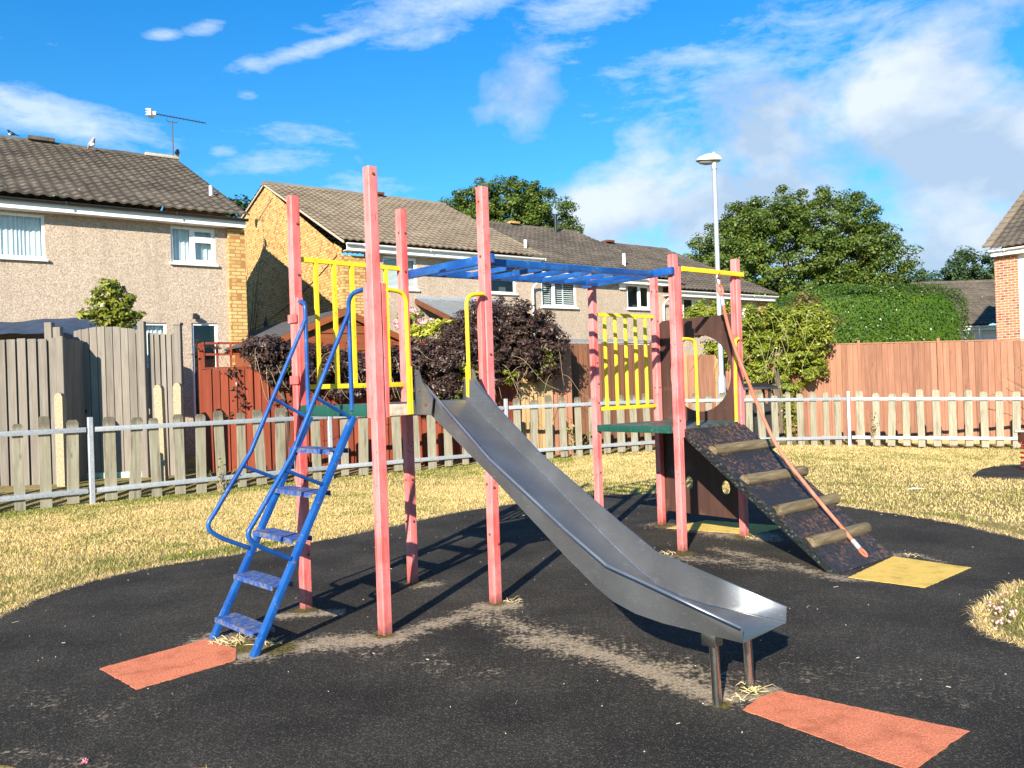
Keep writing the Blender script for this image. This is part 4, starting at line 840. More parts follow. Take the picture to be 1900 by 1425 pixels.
def bird(loc, s, rz, label, body, belly, cat='bird', tail=1.0):
    o = empty(cat, loc, label, cat, rz); b = MB()
    spine = [(-.16, 0, .10), (-.10, 0, .12), (0, 0, .16), (.07, 0, .21), (.10, 0, .27), (.135, 0, .285), (.17, 0, .275)]
    b.tube([Vector(p)*s for p in [(-.16-.2*tail, 0, .04)]+spine], [r_*s for r_ in (.012, .03, .06, .075, .06, .042, .034, .006)], 9); b.build('body', body, o, smooth=True)
    c = MB(); c.ball((.035*s, 0, .125*s), (.075*s, .062*s, .055*s), 9, 6); c.build('belly', belly, o, smooth=True)
    l = MB()
    for y in (-.025, .025): l.tube([(.0, y*s, .09*s), (.02*s, y*s, 0)], .007*s, 5)
    l.build('legs', rust, o)
black = plain('black feathers', (.012, .013, .018), .4, 0, .2, 20); whitef = plain('white feathers', (.75, .75, .73), .8); greyf = plain('grey feathers', (.30, .29, .30), .8)
bird(onh1(-3.62, 5.1, 7.47), .55, PSI+2.6, 'small black and white bird on the ridge at the left edge of the roof', black, whitef)
bird(onh1(-2.0, 4.75, 7.33), .85, PSI-1.2, 'pale pigeon sitting below the ridge of the left house', greyf, whitef, 'bird', .2)
bird(onh1(.02, 5.0, 7.45), .85, PSI-2.2+3.4, 'black and white magpie at the foot of the aerial', black, whitef, 'bird', .8)
# terrace of three houses behind
def onh2(x, y, z): return Matrix.Translation((-4.117, 20.3, 0)) @ Matrix.Rotation(PSI, 4, 'Z') @ Vector((x, y, z))
h2 = empty('brick_gable_house', onh2(0, 0, 0), 'house with sunlit yellow brick gable and sandy tiled roof behind the upper tower', 'house', PSI)
w2 = MB(); ops = [(1.15, 2.13, 3.93, 4.76), (4.40, 5.34, 3.95, 4.74), (3.0, 4.2, 1.0, 2.6)]
wall_open(w2, .62, 6.0, 0, 4.86, 0, ops); w2.build('wall', pebble, h2)
gb = MB(); gb.box((.0, -.06, 0), (.62, .4, 4.70)); gb.add([(.0, .4, 0), (.0, 8.9, 0), (.0, 8.9, 6.45), (.0, 5.15, 7.50), (.0, .4, 5.02)], [(4, 3, 2, 1, 0)]); gb.add([(.0, -.06, 4.70), (.0, .4, 4.70), (.0, .4, 5.06), (0, -.06, 4.86)], [(3, 2, 1, 0)]); gb.add([(6.0, 0, 4), (6.0, 8.9, 4), (6.0, 8.9, 6.3), (6.0, 5.15, 7.5), (6.0, 0, 4.9)], [(0, 1, 2, 3, 4)]); gb.build('gable_wall', ybrick, h2)
window(h2, *ops[0], 'blind', split=1.72); window(h2, *ops[1], 'curtain' if 0 else 'plain'); window(h2, *ops[2], 'plain')
r2 = roof(h2, -.07, 6.25, -.28, 5.03, 5.15, 7.60, 9.2, 6.45, tile2, 2)
vg = MB(); prism_verge(vg, -.06, -.28, 5.02, 5.15, 7.60, 9.2, 6.45, .045); vg.build('verge', mortarm, h2)
soffit(h2, .05, 6.1, -.34, 4.99); stub(h2, 6.0, .35, 5.25, 5.6, upvc, .045)
vb = MB(); vb.box((3.45, 4.95, 7.65), (3.85, 5.3, 7.73)); vb.build('ridge_vent', brownt, r2, bev=.01)
cb_ = MB(); cb_.tube(curve([(-.012, 7.2, 3.3), (-.012, 4.5, 3.65), (-.012, 2.0, 4.2), (-.012, .2, 4.72)], 6), .012, 5); cb_.build('cable', blackp, h2)
iv = empty('bare_climber', onh2(-.03, 7.8, 0), 'dark leafless climber spreading up the shaded part of the brick gable', 'climber', PSI); q = MB()
for k in range(26):
    y = rng.uniform(-1.6, 1.4); x = 0; pts = [(-.0, y*.25, .0), (-.02, y*.6, 2.0+rng.uniform(-.4, .4)), (-.03, y+rng.normal(0, .2), 4.0+rng.uniform(-.6, .5)), (-.04, y*1.35+rng.normal(0, .3)-.25, 5.6+rng.uniform(-1.4, .7)-abs(y)*.3)]
    q.tube(curve(pts, 5), [.02]*5+[.014]*5+[.008]*5+[.004], 4)
q.build('stems', brownt, iv)
h3 = empty('terraced_house', onh2(6.0, 0, 0), 'middle house of the terrace with louvred shutters behind the overhead bars', 'house', PSI)
w3 = MB(); ops = [(.27, 1.60, 3.62, 4.40), (3.72, 4.72, 3.66, 4.42), (1.0, 2.4, 1.0, 2.3)]
wall_open(w3, .0, 5.35, 0, 4.56, .02, ops); w3.add([(5.35, .02, 3.5), (5.35, 9, 3.5), (5.35, 9, 5.9), (5.35, 5.15, 7.05), (5.35, .02, 4.56)], [(0, 1, 2, 3, 4)]); w3.build('wall', pebble, h3)
window(h3, *ops[0], 'shutter', split=.72); window(h3, *ops[1], 'plain', split=4.25); window(h3, *ops[2], 'plain')
r3 = roof(h3, .26, 6.2, -.26, 4.66, 5.15, 7.14, 9.2, 6.0, tile, 3)
soffit(h3, .15, 5.45, -.32, 4.62); vb = MB(); vb.box((2.9, 4.95, 7.2), (3.3, 5.3, 7.28)); vb.build('ridge_vent', ybrick, r3, bev=.01)
fl = MB(); fl.tube([(4.75, 4.7, 6.9), (4.75, 4.7, 7.62)], .06, 10); fl.tube([(4.75, 4.7, 7.5), (4.75, 4.7, 7.64)], .075, 10); fl.build('flue', blackp, h3, smooth=True)
stub(h3, 4.35, .75, 5.15, 5.55, upvc, .055)
al = MB(); al.box((3.35, -.06, 4.24), (3.62, .015, 4.46)); al.build('alarm_box', upvc, h3, bev=.03)
pipe(h3, [(.04, -.30, 4.50), (.04, -.28, 4.36), (-.10, -.06, 4.15), (-.10, -.06, .2)])
h4 = empty('terraced_house', onh2(11.35, 0, 0), 'lower end house of the terrace behind the rope tower and beside the round maple', 'house', PSI)
w4 = MB(); ops = [(.95, 1.85, 3.1, 4.08), (3.6, 4.6, 1.6, 3.85)]
wall_open(w4, .0, 5.3, 0, 4.24, .03, ops); w4.build('wall', pebble, h4); q = MB(); q.box((4.95, -.05, 0), (5.3, 8.8, 4.20)); q.add([(5.3, 0, 4.2), (5.3, 9, 4.2), (5.3, 9, 5.6), (5.3, 5.15, 6.75), (5.3, 0, 4.24)], [(0, 1, 2, 3, 4)]); q.build('brick_pier', ybrick, h4)
window(h4, *ops[0], 'plain', split=1.45); window(h4, *ops[1], 'plain', split=4.1)
r4 = roof(h4, .0, 5.75, -.30, 4.34, 5.15, 6.82, 9.2, 5.7, tile, 4); soffit(h4, .0, 5.6, -.36, 4.30, gut=upvc)
stub(h4, 3.9, .95, 4.92, 5.42, upvc, .06); vb = MB(); vb.box((2.2, 4.95, 6.88), (2.6, 5.3, 6.96)); vb.build('ridge_vent', brownt, r4, bev=.01)
pipe(h4, [(.04, -.34, 4.22), (.04, -.30, 4.06), (-.06, -.05, 3.85), (-.06, -.05, .2)])
# lean-to with corrugated roof against the gable house
le = empty('lean_to', onh2(2.05, 0, 0), 'lean-to with corrugated sheet roof against the sandy roofed house', 'lean-to', PSI); q = MB(); n = 120; V = []
for i in range(n+1):
    x = 2.7*i/n; z = .032*math.sin(i*1.57); V += [(x, 0-.03, 3.68+z), (x, -2.1, 2.93+z)]
q.add(V, [(2*i, 2*i+1, 2*i+3, 2*i+2) for i in range(n)]); q.build('roof_sheet', corr, le)
q = MB(); q.add([(-.03, -.03, 3.56), (-.03, -2.15, 2.80), (-.03, -2.15, 2.93), (-.03, -.03, 3.69), (0, -.03, 3.56), (0, -2.15, 2.80), (0, -2.15, 2.93), (0, -.03, 3.69)], [(0, 1, 2, 3), (7, 6, 5, 4), (0, 4, 5, 1), (1, 5, 6, 2), (2, 6, 7, 3), (3, 7, 4, 0)]); q.box((0, -2.15, 2.78), (2.7, -2.08, 2.9)); q.build('bargeboard', brownt, le)
q = MB()
for x in (.05, 1.3, 2.6): q.box((x, -2.07, 0), (x+.08, -1.99, 2.78))
q.build('posts', brownt, le); q = MB(); q.box((0, -.028, 3.66), (2.7, -.004, 3.76)); q.build('flashing', galv, le)
# white rendered house at the right edge
h5 = empty('white_house', (14.22, 24.0, 0), 'white rendered house with red brick corner at the right edge', 'house', R(-54))
q = MB(); wall_open(q, .62, 9, 0, 4.75, 0, [(3.2, 4.6, 3.2, 4.3)]); q.build('wall', white, h5); q = MB(); q.box((.0, -.05, 0), (.62, .3, 4.62)); q.add([(0, .3, 0), (0, 9, 0), (0, 9, 5.0), (0, 4.6, 8.1), (0, .3, 4.8)], [(4, 3, 2, 1, 0)]); q.build('brick_pier', rbrick, h5)
window(h5, 3.2, 4.6, 3.2, 4.3, 'plain', split=3.9)
r5 = roof(h5, .0, 9.3, -.28, 4.83, 4.6, 8.15, 9.2, 5.0, tile, 5); soffit(h5, .0, 9, -.34, 4.80)
q = MB()
for k in range(17):
    t0, t1 = k/17, (k+1)/17; a = Vector((-.09, -.30+4.9*t0, 4.84+3.32*t0)); b = Vector((-.09, -.30+4.9*t1, 4.84+3.32*t1)); q.bar(a+Vector((0, 0, .07)), b+Vector((0, 0, .035)), .24, .07)
q.build('verge_tiles', tile2, r5, bev=.01)
h6 = empty('bungalow', (15.1, 34.0, 0), 'low bungalow with brown tiled roof between the clipped hedge and the white house', 'bungalow', .0)
q = MB(); wall_open(q, 0, 9, 0, 3.15, 0, [(3.6, 3.95, 2.3, 3.0)]); q.add([(0, 0, 0), (0, 7.6, 0), (0, 7.6, 3.2), (0, 3.9, 5.3), (0, 0, 3.15)], [(4, 3, 2, 1, 0)]); q.build('wall', white, h6); window(h6, 3.6, 3.95, 2.3, 3.0, 'plain')
roof(h6, -.2, 9, -.3, 3.22, 3.9, 5.42, 7.9, 3.3, tile, 6); soffit(h6, -.2, 9, -.36, 3.18); pipe(h6, [(4.15, -.3, 3.1), (4.15, -.3, 2.9), (4.35, -.05, 2.65), (4.35, -.05, .2)])
# brown summer house
sh = empty('summer_house', (-3.134, 15.5, 0), 'brown boarded summer house with grey felt roof behind the red trellis fence', 'summer house', PSI)
q = MB(); n = 17
for k in range(n):
    z0, z1 = 2.74*k/n, 2.74*(k+1)/n-.004
    hw = lambda z: 1.28 if z < 2.25 else max(.02, 1.28*(2.80-z)/.55)
    q.add([(-hw(z0), -.02, z0), (hw(z0), -.02, z0), (hw(z1), 0, z1), (-hw(z1), 0, z1), (-hw(z0), .02, z0), (hw(z0), .02, z0), (hw(z1), .03, z1), (-hw(z1), .03, z1)], [(0, 1, 2, 3), (7, 6, 5, 4), (0, 4, 5, 1), (1, 5, 6, 2), (2, 6, 7, 3), (3, 7, 4, 0)])
for x in (-1.28, 1.25): q.box((x, .03, 0), (x+.03, 4, 2.25))
q.build('boards', shedw, sh); q = MB()
for s in (-1, 1):
    q.add([(0, -.083, 2.86), (s*1.46, -.083, 2.24), (s*1.46, 4.2, 2.24), (0, 4.2, 2.86), (0, -.083, 2.89), (s*1.46, -.083, 2.27), (s*1.46, 4.2, 2.27), (0, 4.2, 2.89)], [(0, 1, 2, 3), (7, 6, 5, 4), (0, 4, 5, 1), (1, 5, 6, 2), (2, 6, 7, 3), (3, 7, 4, 0)])
ro_ = q.build('roof', felt, sh); q = MB()
for s in (-1, 1): q.add([(0, -.11, 2.75), (s*1.48, -.11, 2.13), (s*1.48, -.11, 2.25), (0, -.11, 2.875), (0, -.085, 2.75), (s*1.48, -.085, 2.13), (s*1.48, -.085, 2.25), (0, -.085, 2.875)], [(0, 1, 2, 3), (7, 6, 5, 4), (0, 4, 5, 1), (1, 5, 6, 2), (2, 6, 7, 3), (3, 7, 4, 0)])
q.build('bargeboard', shedw, sh); q = MB(); q.tube([(0, 4.2, 2.87), (0, 4.2, 2.98), (0, 4.2, 3.12)], [.05, .045, .004], 6); q.build('finial', felt, ro_)
# flat shed roof over the brown fence
fs = empty('shed', (1.2, 16.7, 0), 'low shed with flat grey felt roof showing above the dark brown fence', 'shed', math.atan2(.85, 1.88)); q = MB(); q.box((.0, .35, 0), (2.5, 2.0, 2.2)); q.build('walls', greyfence, fs)
q = MB()
for k in range(9): q.add([(k*.30-.1, .1, 2.13+.012*(k % 2)), (k*.30+.24, .1, 2.14), (k*.30+.24, 2.3, 2.34), (k*.30-.1, 2.3, 2.34+.012*(k % 2)), (k*.30-.1, .1, 2.17+.012*(k % 2)), (k*.30+.24, .1, 2.17), (k*.30+.24, 2.3, 2.37), (k*.30-.1, 2.3, 2.37)], [(3, 2, 1, 0), (4, 5, 6, 7), (0, 1, 5, 4), (1, 2, 6, 5), (2, 3, 7, 6), (3, 0, 4, 7)])
q.build('roof_sheets', plain('old grey sheet', (.24, .235, .23), .85, 0, .3, 8), fs); q = MB(); q.box((-.1, .06, 2.02), (2.6, .09, 2.12)); q.build('fascia', plain('pale weathered timber', (.46, .43, .38), .85, 0, .3, 10), fs)
# tarpaulin covered frame
tp = MB(); nx_, ny_ = 26, 10; V = []
for j in range(ny_+1):
    for i in range(nx_+1):
        u_, v_ = i/nx_, j/ny_; x = -2.6+2.95*u_; z = 2.78-.34*(1-v_)**1.5-.10*max(0, u_-.85)/.15+.02*math.sin(7*u_+3*v_)+.014*math.sin(23*u_+9*v_); V.append((x, 1.5*v_, z+rng.normal(0, .004)))
nn = nx_+1; tp.add(V, [(j*nn+i, j*nn+i+1, (j+1)*nn+i+1, (j+1)*nn+i) for j in range(ny_) for i in range(nx_)]); tp.add([(-2.6, 0, 2.36), (.35, 0, 2.30), (.36, -.03, 1.2), (-2.6, -.03, 1.2), (.35, 1.5, 2.6), (.36, 1.5, 1.2)], [(0, 3, 2, 1), (1, 2, 5, 4)])
tpe = empty('tarpaulin_shelter', (-7.25, 13.2, 0), 'dark blue tarpaulin stretched over a frame behind the grey fence', 'tarpaulin'); tp.build('tarpaulin', tarpm, tpe, smooth=True)
q = MB()
for x in (-2.5, -1.0, .3): q.box((x, .1, 0), (x+.06, .16, 2.3))
q.build('posts', greyfence, tpe)
# ------------------------------------------------------------ planting
def leafmesh(name, P, Nn, size, asp, m, parent, fold=.25):
    n = len(P); Nn = Nn/np.maximum(1e-6, np.linalg.norm(Nn, axis=1))[:, None]; r = rng.normal(0, 1, (n, 3)); a = np.cross(Nn, r); a /= np.linalg.norm(a, axis=1)[:, None]; b = np.cross(Nn, a)
    L = (size*rng.uniform(.6, 1.3, n))[:, None]; W = L*asp; a_, b_ = a*L*.5, b*W*.5; up = Nn*L*fold*.3
    V = np.stack([P-a_, P+b_+up-a_*.15, P+a_, P-b_+up-a_*.15], 1).reshape(-1, 3); return npmesh(name, V, np.arange(4*n).reshape(-1, 4), m, parent)
def clumps(blobs, n, k, cs, shell=(.72, 1.02), low=-.75):
    """n leaves gathered in k clumps of size cs lying on and inside the ellipsoids"""
    vol = np.array([b[1][0]*b[1][1]+b[1][0]*b[1][2]+b[1][1]*b[1][2] for b in blobs]); pr = vol/vol.sum(); P = []; N_ = []
    for b, p in zip(blobs, pr):
        c, r = np.array(b[0]), np.array(b[1]); kk = max(3, int(k*p)); d = rng.normal(0, 1, (kk*2, 3)); d /= np.linalg.norm(d, axis=1)[:, None]; d = d[d[:, 2] > low][:kk]; rad = np.where(rng.random(len(d)) < .75, rng.uniform(*shell, len(d)), rng.uniform(.3, .8, len(d)))
        cc = c+d*r*rad[:, None]; per = max(1, int(n*p/len(d))); o = rng.normal(0, 1, (len(d), per, 3)); o /= np.maximum(1e-6, np.linalg.norm(o, axis=2))[..., None]; o *= (rng.random((len(d), per)) ** .4)[..., None]
        s = cs*rng.uniform(.6, 1.35, (len(d), 1, 1)); pts = cc[:, None]+o*s*np.array([1, 1, .62]); P.append(pts.reshape(-1, 3)); N_.append((o*.8+d[:, None]*.5+np.array([0, 0, .55])+rng.normal(0, .45, o.shape)).reshape(-1, 3))
    return np.concatenate(P), np.concatenate(N_)
mapleleaf = leaf('broad green leaf', (.028, .062, .009), (.07, .118, .015), (.18, .205, .032), .30, .45, .35)
farleaf = leaf('far green leaf', (.018, .042, .012), (.035, .07, .018), (.07, .11, .025), .2, .5, .3)
hedgeleaf = leaf('hedge leaf', (.02, .055, .005), (.048, .10, .008), (.13, .19, .020), .25, .32, 1.0)
vineleaf = leaf('climber leaf', (.065, .105, .008), (.16, .20, .018), (.36, .36, .05), .3, .4, 1.3)
purple = leaf('purple elder leaf', (.020, .011, .010), (.052, .029, .022), (.115, .072, .052), .15, .38, 2.0)
camel = leaf('glossy shrub leaf', (.055, .095, .010), (.16, .19, .02), (.36, .34, .07), .25, .3, 3.0)
lime = leaf('lime leaf', (.22, .27, .015), (.42, .44, .04), (.62, .58, .10), .3, .45, 3.0)
olive = leaf('olive brown leaf', (.07, .06, .015), (.13, .11, .03), (.22, .17, .06), .25, .6, 3.0)
def tree(label, base, trunk_h, tr, blobs, n, k, cs, size, m, limbs=9, group=None, asp=.75):
    b = Vector(base); o = empty('broadleaf_tree', b, label, 'tree', 0, group); q = MB(); top = Vector((0, 0, trunk_h)); q.tube(curve([(0, 0, -.1), (.05, 0, trunk_h*.5), top], 5), [tr*1.25]+[tr*(1-.03*i) for i in range(10)], 10)
    for i in range(limbs):
        c, r = blobs[i % len(blobs)]; d = Vector(rng.normal(0, 1, 3)).normalized(); e = Vector(c)-b+Vector((d.x*r[0]*.55, d.y*r[1]*.55, abs(d.z)*r[2]*.55)); m_ = top.lerp(e, .5)+Vector(rng.normal(0, .25, 3))
        cv = curve([top-Vector((0, 0, rng.uniform(0, trunk_h*.3))), m_, e], 6); q.tube(cv, [tr*.36*(1-.9*j/(len(cv)-1)) for j in range(len(cv))], 6)
        for _ in range(4):
            s_ = cv[rng.integers(4, len(cv))]; t_ = s_+Vector(rng.normal(0, .5, 3))*max(.5, r[0]*.3)+Vector((0, 0, .3)); q.tube([s_, s_.lerp(t_, .5)+Vector(rng.normal(0, .08, 3)), t_], [tr*.13, tr*.09, tr*.03], 4)
    q.build('trunk', barkm, o, smooth=True)
    P, Nn = clumps(blobs, n, k, cs); leafmesh('crown', P-np.array(b), Nn, np.full(len(P), size), asp, m, o); return o
tree('large round maple standing behind the street lamp and the end house', (12.3, 36.5, -.2), 3.2, .33, [((12.6, 36, 6.5), (4.2, 3.2, 3.0)), ((9.7, 36, 5.8), (2.2, 2.4, 2.4)), ((15.6, 36, 5.7), (2.1, 2.4, 2.3)), ((13.8, 35.6, 4.3), (3.6, 2.6, 1.9)), ((10.2, 35.6, 3.8), (2.4, 2.2, 1.6)), ((11.3, 36, 8.0), (1.8, 1.7, 1.35)), ((14.3, 36, 8.0), (1.8, 1.6, 1.3)), ((16.3, 35.8, 3.9), (1.6, 1.8, 1.4))], 150000, 1200, .42, .115, mapleleaf, 14)
tree('dark green tree rising behind the ridge of the middle terrace house', (.6, 47, -.2), 6, .4, [((-.5, 46, 11.0), (2.9, 2.4, 2.0)), ((.8, 46, 11.0), (2.0, 2, 1.8)), ((-2.4, 46, 10.2), (1.7, 1.8, 1.8)), ((-3.0, 46, 9.2), (1.0, 1.4, 1.2)), ((2.2, 46, 10.4), (1.9, 2.0, 1.6)), ((3.4, 46, 9.4), (1.0, 1.4, 1.0)), ((.4, 46, 8.4), (3.2, 2.6, 1.6))], 70000, 560, .45, .135, mapleleaf, 8)
tree('small patch of tree crown seen between the left house and the brick gable', (-13.4, 41, -.2), 5, .35, [((-13.3, 40.5, 9.0), (1.6, 1.6, 1.9)), ((-11.4, 41, 9.3), (1.6, 1.6, 1.7)), ((-15, 40.5, 8.6), (1.5, 1.6, 1.5))], 12000, 120, .45, .18, farleaf, 5)
for i, (x, z, r, lb) in enumerate(((30.9, 6.9, (2.4, 2.4, 1.9), 'left of the dark trees beyond the bungalow roof'), (34.0, 8.0, (2.4, 2.4, 2.2), 'tallest of the dark trees beyond the bungalow roof, beside the white house'), (37.5, 7.6, (2.6, 2.4, 2.2), 'right of the dark trees beyond the bungalow roof, mostly hidden by the white house'))):
    tree(lb, (x, 60, -.2), 4, .35, [((x, 60, z), r), ((x-1.6, 60, z-1.4), (2.0, 2, 1.8)), ((x+1.7, 60, z-1.2), (1.8, 2, 1.9))], 20000, 170, .55, .19, farleaf, 5, 'trees beyond the bungalow')
# clipped hedge
hg_ = empty('hedge', (9.42, 21.6, 0), 'bright green clipped hedge with a rounded top behind the orange fence', 'hedge'); n = 52000
d = rng.normal(0, 1, (n, 3)); d /= np.linalg.norm(d, axis=1)[:, None]; e_ = 6.0; sup = (np.abs(d/1.0)**e_).sum(1)**(-1/e_); wob = 1+.03*np.sin(d[:, :1]*9+3*d[:, 2:]*4)+.02*np.sin(d[:, 2:]*13+d[:, :1]*7)+.018*np.sin(d[:, :1]*31+5)*np.sin(d[:, 2:]*27)
P = d*sup[:, None]*np.array([2.42, .9, 1.80])*wob*(1-.07*rng.random((n, 1))**2)+np.array([0, 0, 1.80]); P[:, 2] -= .06*np.clip(P[:, 0], 0, 2)
leafmesh('leaves', P, d*.9+rng.normal(0, .5, (n, 3))+np.array([0, -.1, .3]), np.full(n, .062), .55, hedgeleaf, hg_)
q = MB(); q.ball((0, 0, 1.75), (1, 1, 1), 24, 16); v_ = np.array(q.v)-np.array([0, 0, 1.75]); v_ = v_*((np.abs(v_)**e_).sum(1)**(-1/e_))[:, None]*np.array([2.25, .78, 1.64])+np.array([0, 0, 1.75]); q.v = [tuple(a) for a in v_]; q.build('inner_growth', hedgeleaf, hg_)
q = MB(); 
for x in (-1.5, -.5, .6, 1.5): q.tube([(x, 0, 0), (x+.1, 0, 1.4), (x-.2, .1, 2.5)], [.05, .035, .01], 6)
q.build('stems', barkm, hg_)
def pxblobs(L, Yf, dep): return [(tuple(at(x, y, Yf(x))), (rx*Yf(x)/FPX, dep, ry*Yf(x)/FPX)) for x, y, rx, ry in L]
# yellow green climber over the rust fence
vc = empty('climber', (5.3, 17.9, 0), 'yellow green climber hanging over the rust coloured fence behind the ramp', 'climber'); vb_ = np.array((5.3, 17.9, 0))
bl = pxblobs([(1300, 592, 40, 26), (1365, 600, 55, 40), (1420, 610, 58, 48), (1475, 612, 52, 46), (1510, 640, 34, 46), (1440, 655, 70, 36), (1390, 655, 40, 32), (1490, 585, 45, 22), (1455, 700, 24, 60), (1320, 580, 40, 22), (1400, 690, 34, 22), (1500, 685, 30, 26), (1290, 600, 40, 26), (1345, 650, 40, 34), (1505, 600, 40, 40), (1455, 770, 14, 50)], lambda x: 17.45+(x-1300)*.0035, .42)
P, Nn = clumps(bl, 44000, 600, .16, low=-1); leafmesh('leaves', P-vb_, Nn+np.array([0, -.3, .25]), np.full(len(P), .085), .48, vineleaf, vc)
bl2 = pxblobs([(1515, 600, 40, 30), (1495, 560, 24, 16), (1470, 570, 18, 10)], lambda x: 18.6, .3); P, Nn = clumps(bl2, 2600, 60, .15, low=-1); leafmesh('dry_leaves', P-vb_, Nn, np.full(len(P), .08), .5, olive, vc)
q = MB()
for k in range(34):
    a = at(rng.uniform(1290, 1525), rng.uniform(570, 650), 17.3)-Vector(vb_); L = rng.uniform(.3, 1.0); s = rng.normal(0, .25); q.tube(curve([a, a+Vector((s*.5, -.12, -L*.3)), a+Vector((s, -.14+rng.normal(0, .05), -L*.75)), a+Vector((s+rng.normal(0, .12), -.1, -L))], 4), .0035, 4)
q.build('tendrils', plain('pale tendril', (.34, .33, .12), .8, 0, .3, 9), vc); q = MB()
for k in range(5): q.tube(curve([(rng.normal(.42, .05), -.25, -.1), (rng.normal(.42, .06), -.22, .7), (rng.normal(.42, .08), -.1, 1.4), (rng.normal(.4, .3), 0, 2.1)], 4), .03, 6)
q.build('trunk', barkm, vc)
# purple leaved shrub sprawling over the red fence
fY = lambda x: float(np.interp(x, (320, 600, 800, 966, 1055), (12.2, 13.28, 14.19, 15.03, 15.53)))-.20
pu = empty('purple_shrub', (-1.6, 14.0, 0), 'dark purple leaved shrub sprawling along and over the red trellis fence', 'shrub'); pb = np.array((-1.6, 14.0, 0))
L_ = [(485, 655, 28, 30), (520, 672, 30, 42), (560, 668, 40, 34), (610, 680, 45, 36), (660, 690, 45, 40), (720, 690, 45, 45), (770, 672, 45, 40), (815, 668, 45, 44), (800, 720, 50, 45), (855, 650, 40, 60), (845, 740, 42, 50), (890, 600, 45, 40), (940, 595, 55, 46), (985, 610, 48, 42), (1015, 640, 36, 42), (950, 660, 60, 45), (890, 680, 50, 55), (1000, 680, 40, 24), (880, 760, 30, 40), (640, 725, 40, 14), (500, 640, 26, 16)]
bl = pxblobs(L_, fY, .38); P, Nn = clumps(bl, 95000, 1500, .12, low=-1); leafmesh('leaves', P-pb, Nn+np.array([0, -.35, .1]), np.full(len(P), .066), .42, purple, pu, .4)
bl = pxblobs([(850, 700, 30, 40), (830, 740, 40, 34), (880, 700, 26, 36), (930, 700, 30, 14), (1000, 660, 30, 30), (545, 690, 20, 16)], lambda x: fY(x)-.2, .2); P, Nn = clumps(bl, 1500, 60, .12, low=-1); leafmesh('green_leaves', P-pb, Nn, np.full(len(P), .07), .45, camel, pu)
for (x, y, n) in ((428, 690, 30), (440, 720, 22), (448, 745, 18), (432, 770, 12), (470, 665, 40), (452, 655, 20), (520, 745, 24), (600, 735, 30), (690, 745, 40), (365, 640, 10), (405, 650, 14)):
    c = np.array(at(x, y, fY(x)+.12)); L_ = c+rng.normal(0, 1, (n, 3))*np.array([.06, .03, .06]); leafmesh('stray_leaves', L_-pb, rng.normal(0, 1, (n, 3))+np.array([0, -1, .3]), np.full(n, .075), .42, purple, pu)
q = MB()
for k in range(34):
    x = rng.choice([rng.uniform(470, 800), rng.uniform(860, 1055)]); a = at(x, rng.uniform(640, 720), fY(x)-.45)-Vector(pb); L = rng.uniform(.15, .55); s = rng.normal(0, .18); q.tube(curve([a, a+Vector((s*.4, -.06, -L*.2)), a+Vector((s, -.05, -L)), a+Vector((s*1.5, 0, -L*1.3))], 4), .003, 4)
q.build('twigs', stemm, pu); q = MB()
for x in (520, 640, 760, 870, 960): c = at(x, 800, fY(x)-.0)-Vector(pb); q.tube(curve([(c.x, c.y+.25, 0), (c.x+.05, c.y+.2, .9), (c.x-.05, c.y+.1, 1.7)], 4), [.035]*5+[.028]*3+[.02], 6)
q.build('stems', barkm, pu)
# camellia-like shrub behind the arched gate
cs_ = empty('glossy_shrub', tuple(at(210, 700, 12.9).xy)+(0,), 'leggy glossy green shrub rising behind the arched gate against the pebbledash wall', 'shrub'); cb3 = np.array(cs_.location)
bl = pxblobs([(205, 548, 26, 28), (188, 572, 26, 20), (220, 575, 30, 24), (238, 585, 22, 18), (210, 598, 40, 22), (165, 585, 14, 8), (205, 530, 14, 12), (235, 555, 10, 10)], lambda x: 12.9, .22); P, Nn = clumps(bl, 2300, 130, .10, low=-1); leafmesh('leaves', P-cb3, Nn, np.full(len(P), .10), .46, camel, cs_)
q = MB()
for k in range(14):
    e = at(rng.uniform(170, 245), rng.uniform(530, 590), 12.9)-Vector(cb3); q.tube(curve([(rng.normal(0, .05), 0, 0), (e.x*.4, 0, 1.3), (e.x*.8, e.y, 2.1), e], 4), [.016]*4+[.012]*4+[.008]*4+[.004], 5)
q.build('stems', barkm, cs_)
# hydrangea and lime shrub
hy = empty('hydrangea', (-1.75, 15.9, 0), 'pink mophead hydrangea standing above the purple shrub below the lean-to', 'flowering shrub'); hb = np.array((-1.75, 15.9, 0)); cl_ = []
for (x, y) in ((768, 577), (778, 585), (772, 596), (764, 590), (782, 602), (790, 597), (800, 596), (805, 602), (770, 606), (737, 598), (740, 606), (760, 575)): c = np.array(at(x, y, 15.9)); k = rng.normal(0, 1, (70, 3)); k /= np.linalg.norm(k, axis=1)[:, None]; cl_.append((c+k*np.array([.075, .075, .06]), k))
leafmesh('flower_heads', np.concatenate([a for a, _ in cl_])-hb, np.concatenate([b for _, b in cl_]), np.full(70*len(cl_), .045), .9, leaf('pink petals pale', (.62, .26, .33), (.75, .42, .47), (.82, .60, .62), .25, .7, 8), hy)
P, Nn = clumps(pxblobs([(775, 612, 36, 14), (760, 590, 20, 14)], lambda x: 16.0, .25), 900, 50, .12, low=-1); leafmesh('leaves', P-hb, Nn, np.full(len(P), .1), .6, camel, hy)
q = MB()
for k in range(8): e = at(rng.uniform(755, 805), 590, 15.9)-Vector(hb); q.tube([(e.x*.3, 0, 0), (e.x*.7, 0, 1.6), e], [.012, .01, .006], 5)
q.build('stems', barkm, hy)
ls = empty('lime_shrub', (-1.2, 15.35, 0), 'lime yellow leaved shrub between the hydrangea and the purple shrub', 'shrub'); lb_ = np.array((-1.2, 15.35, 0))
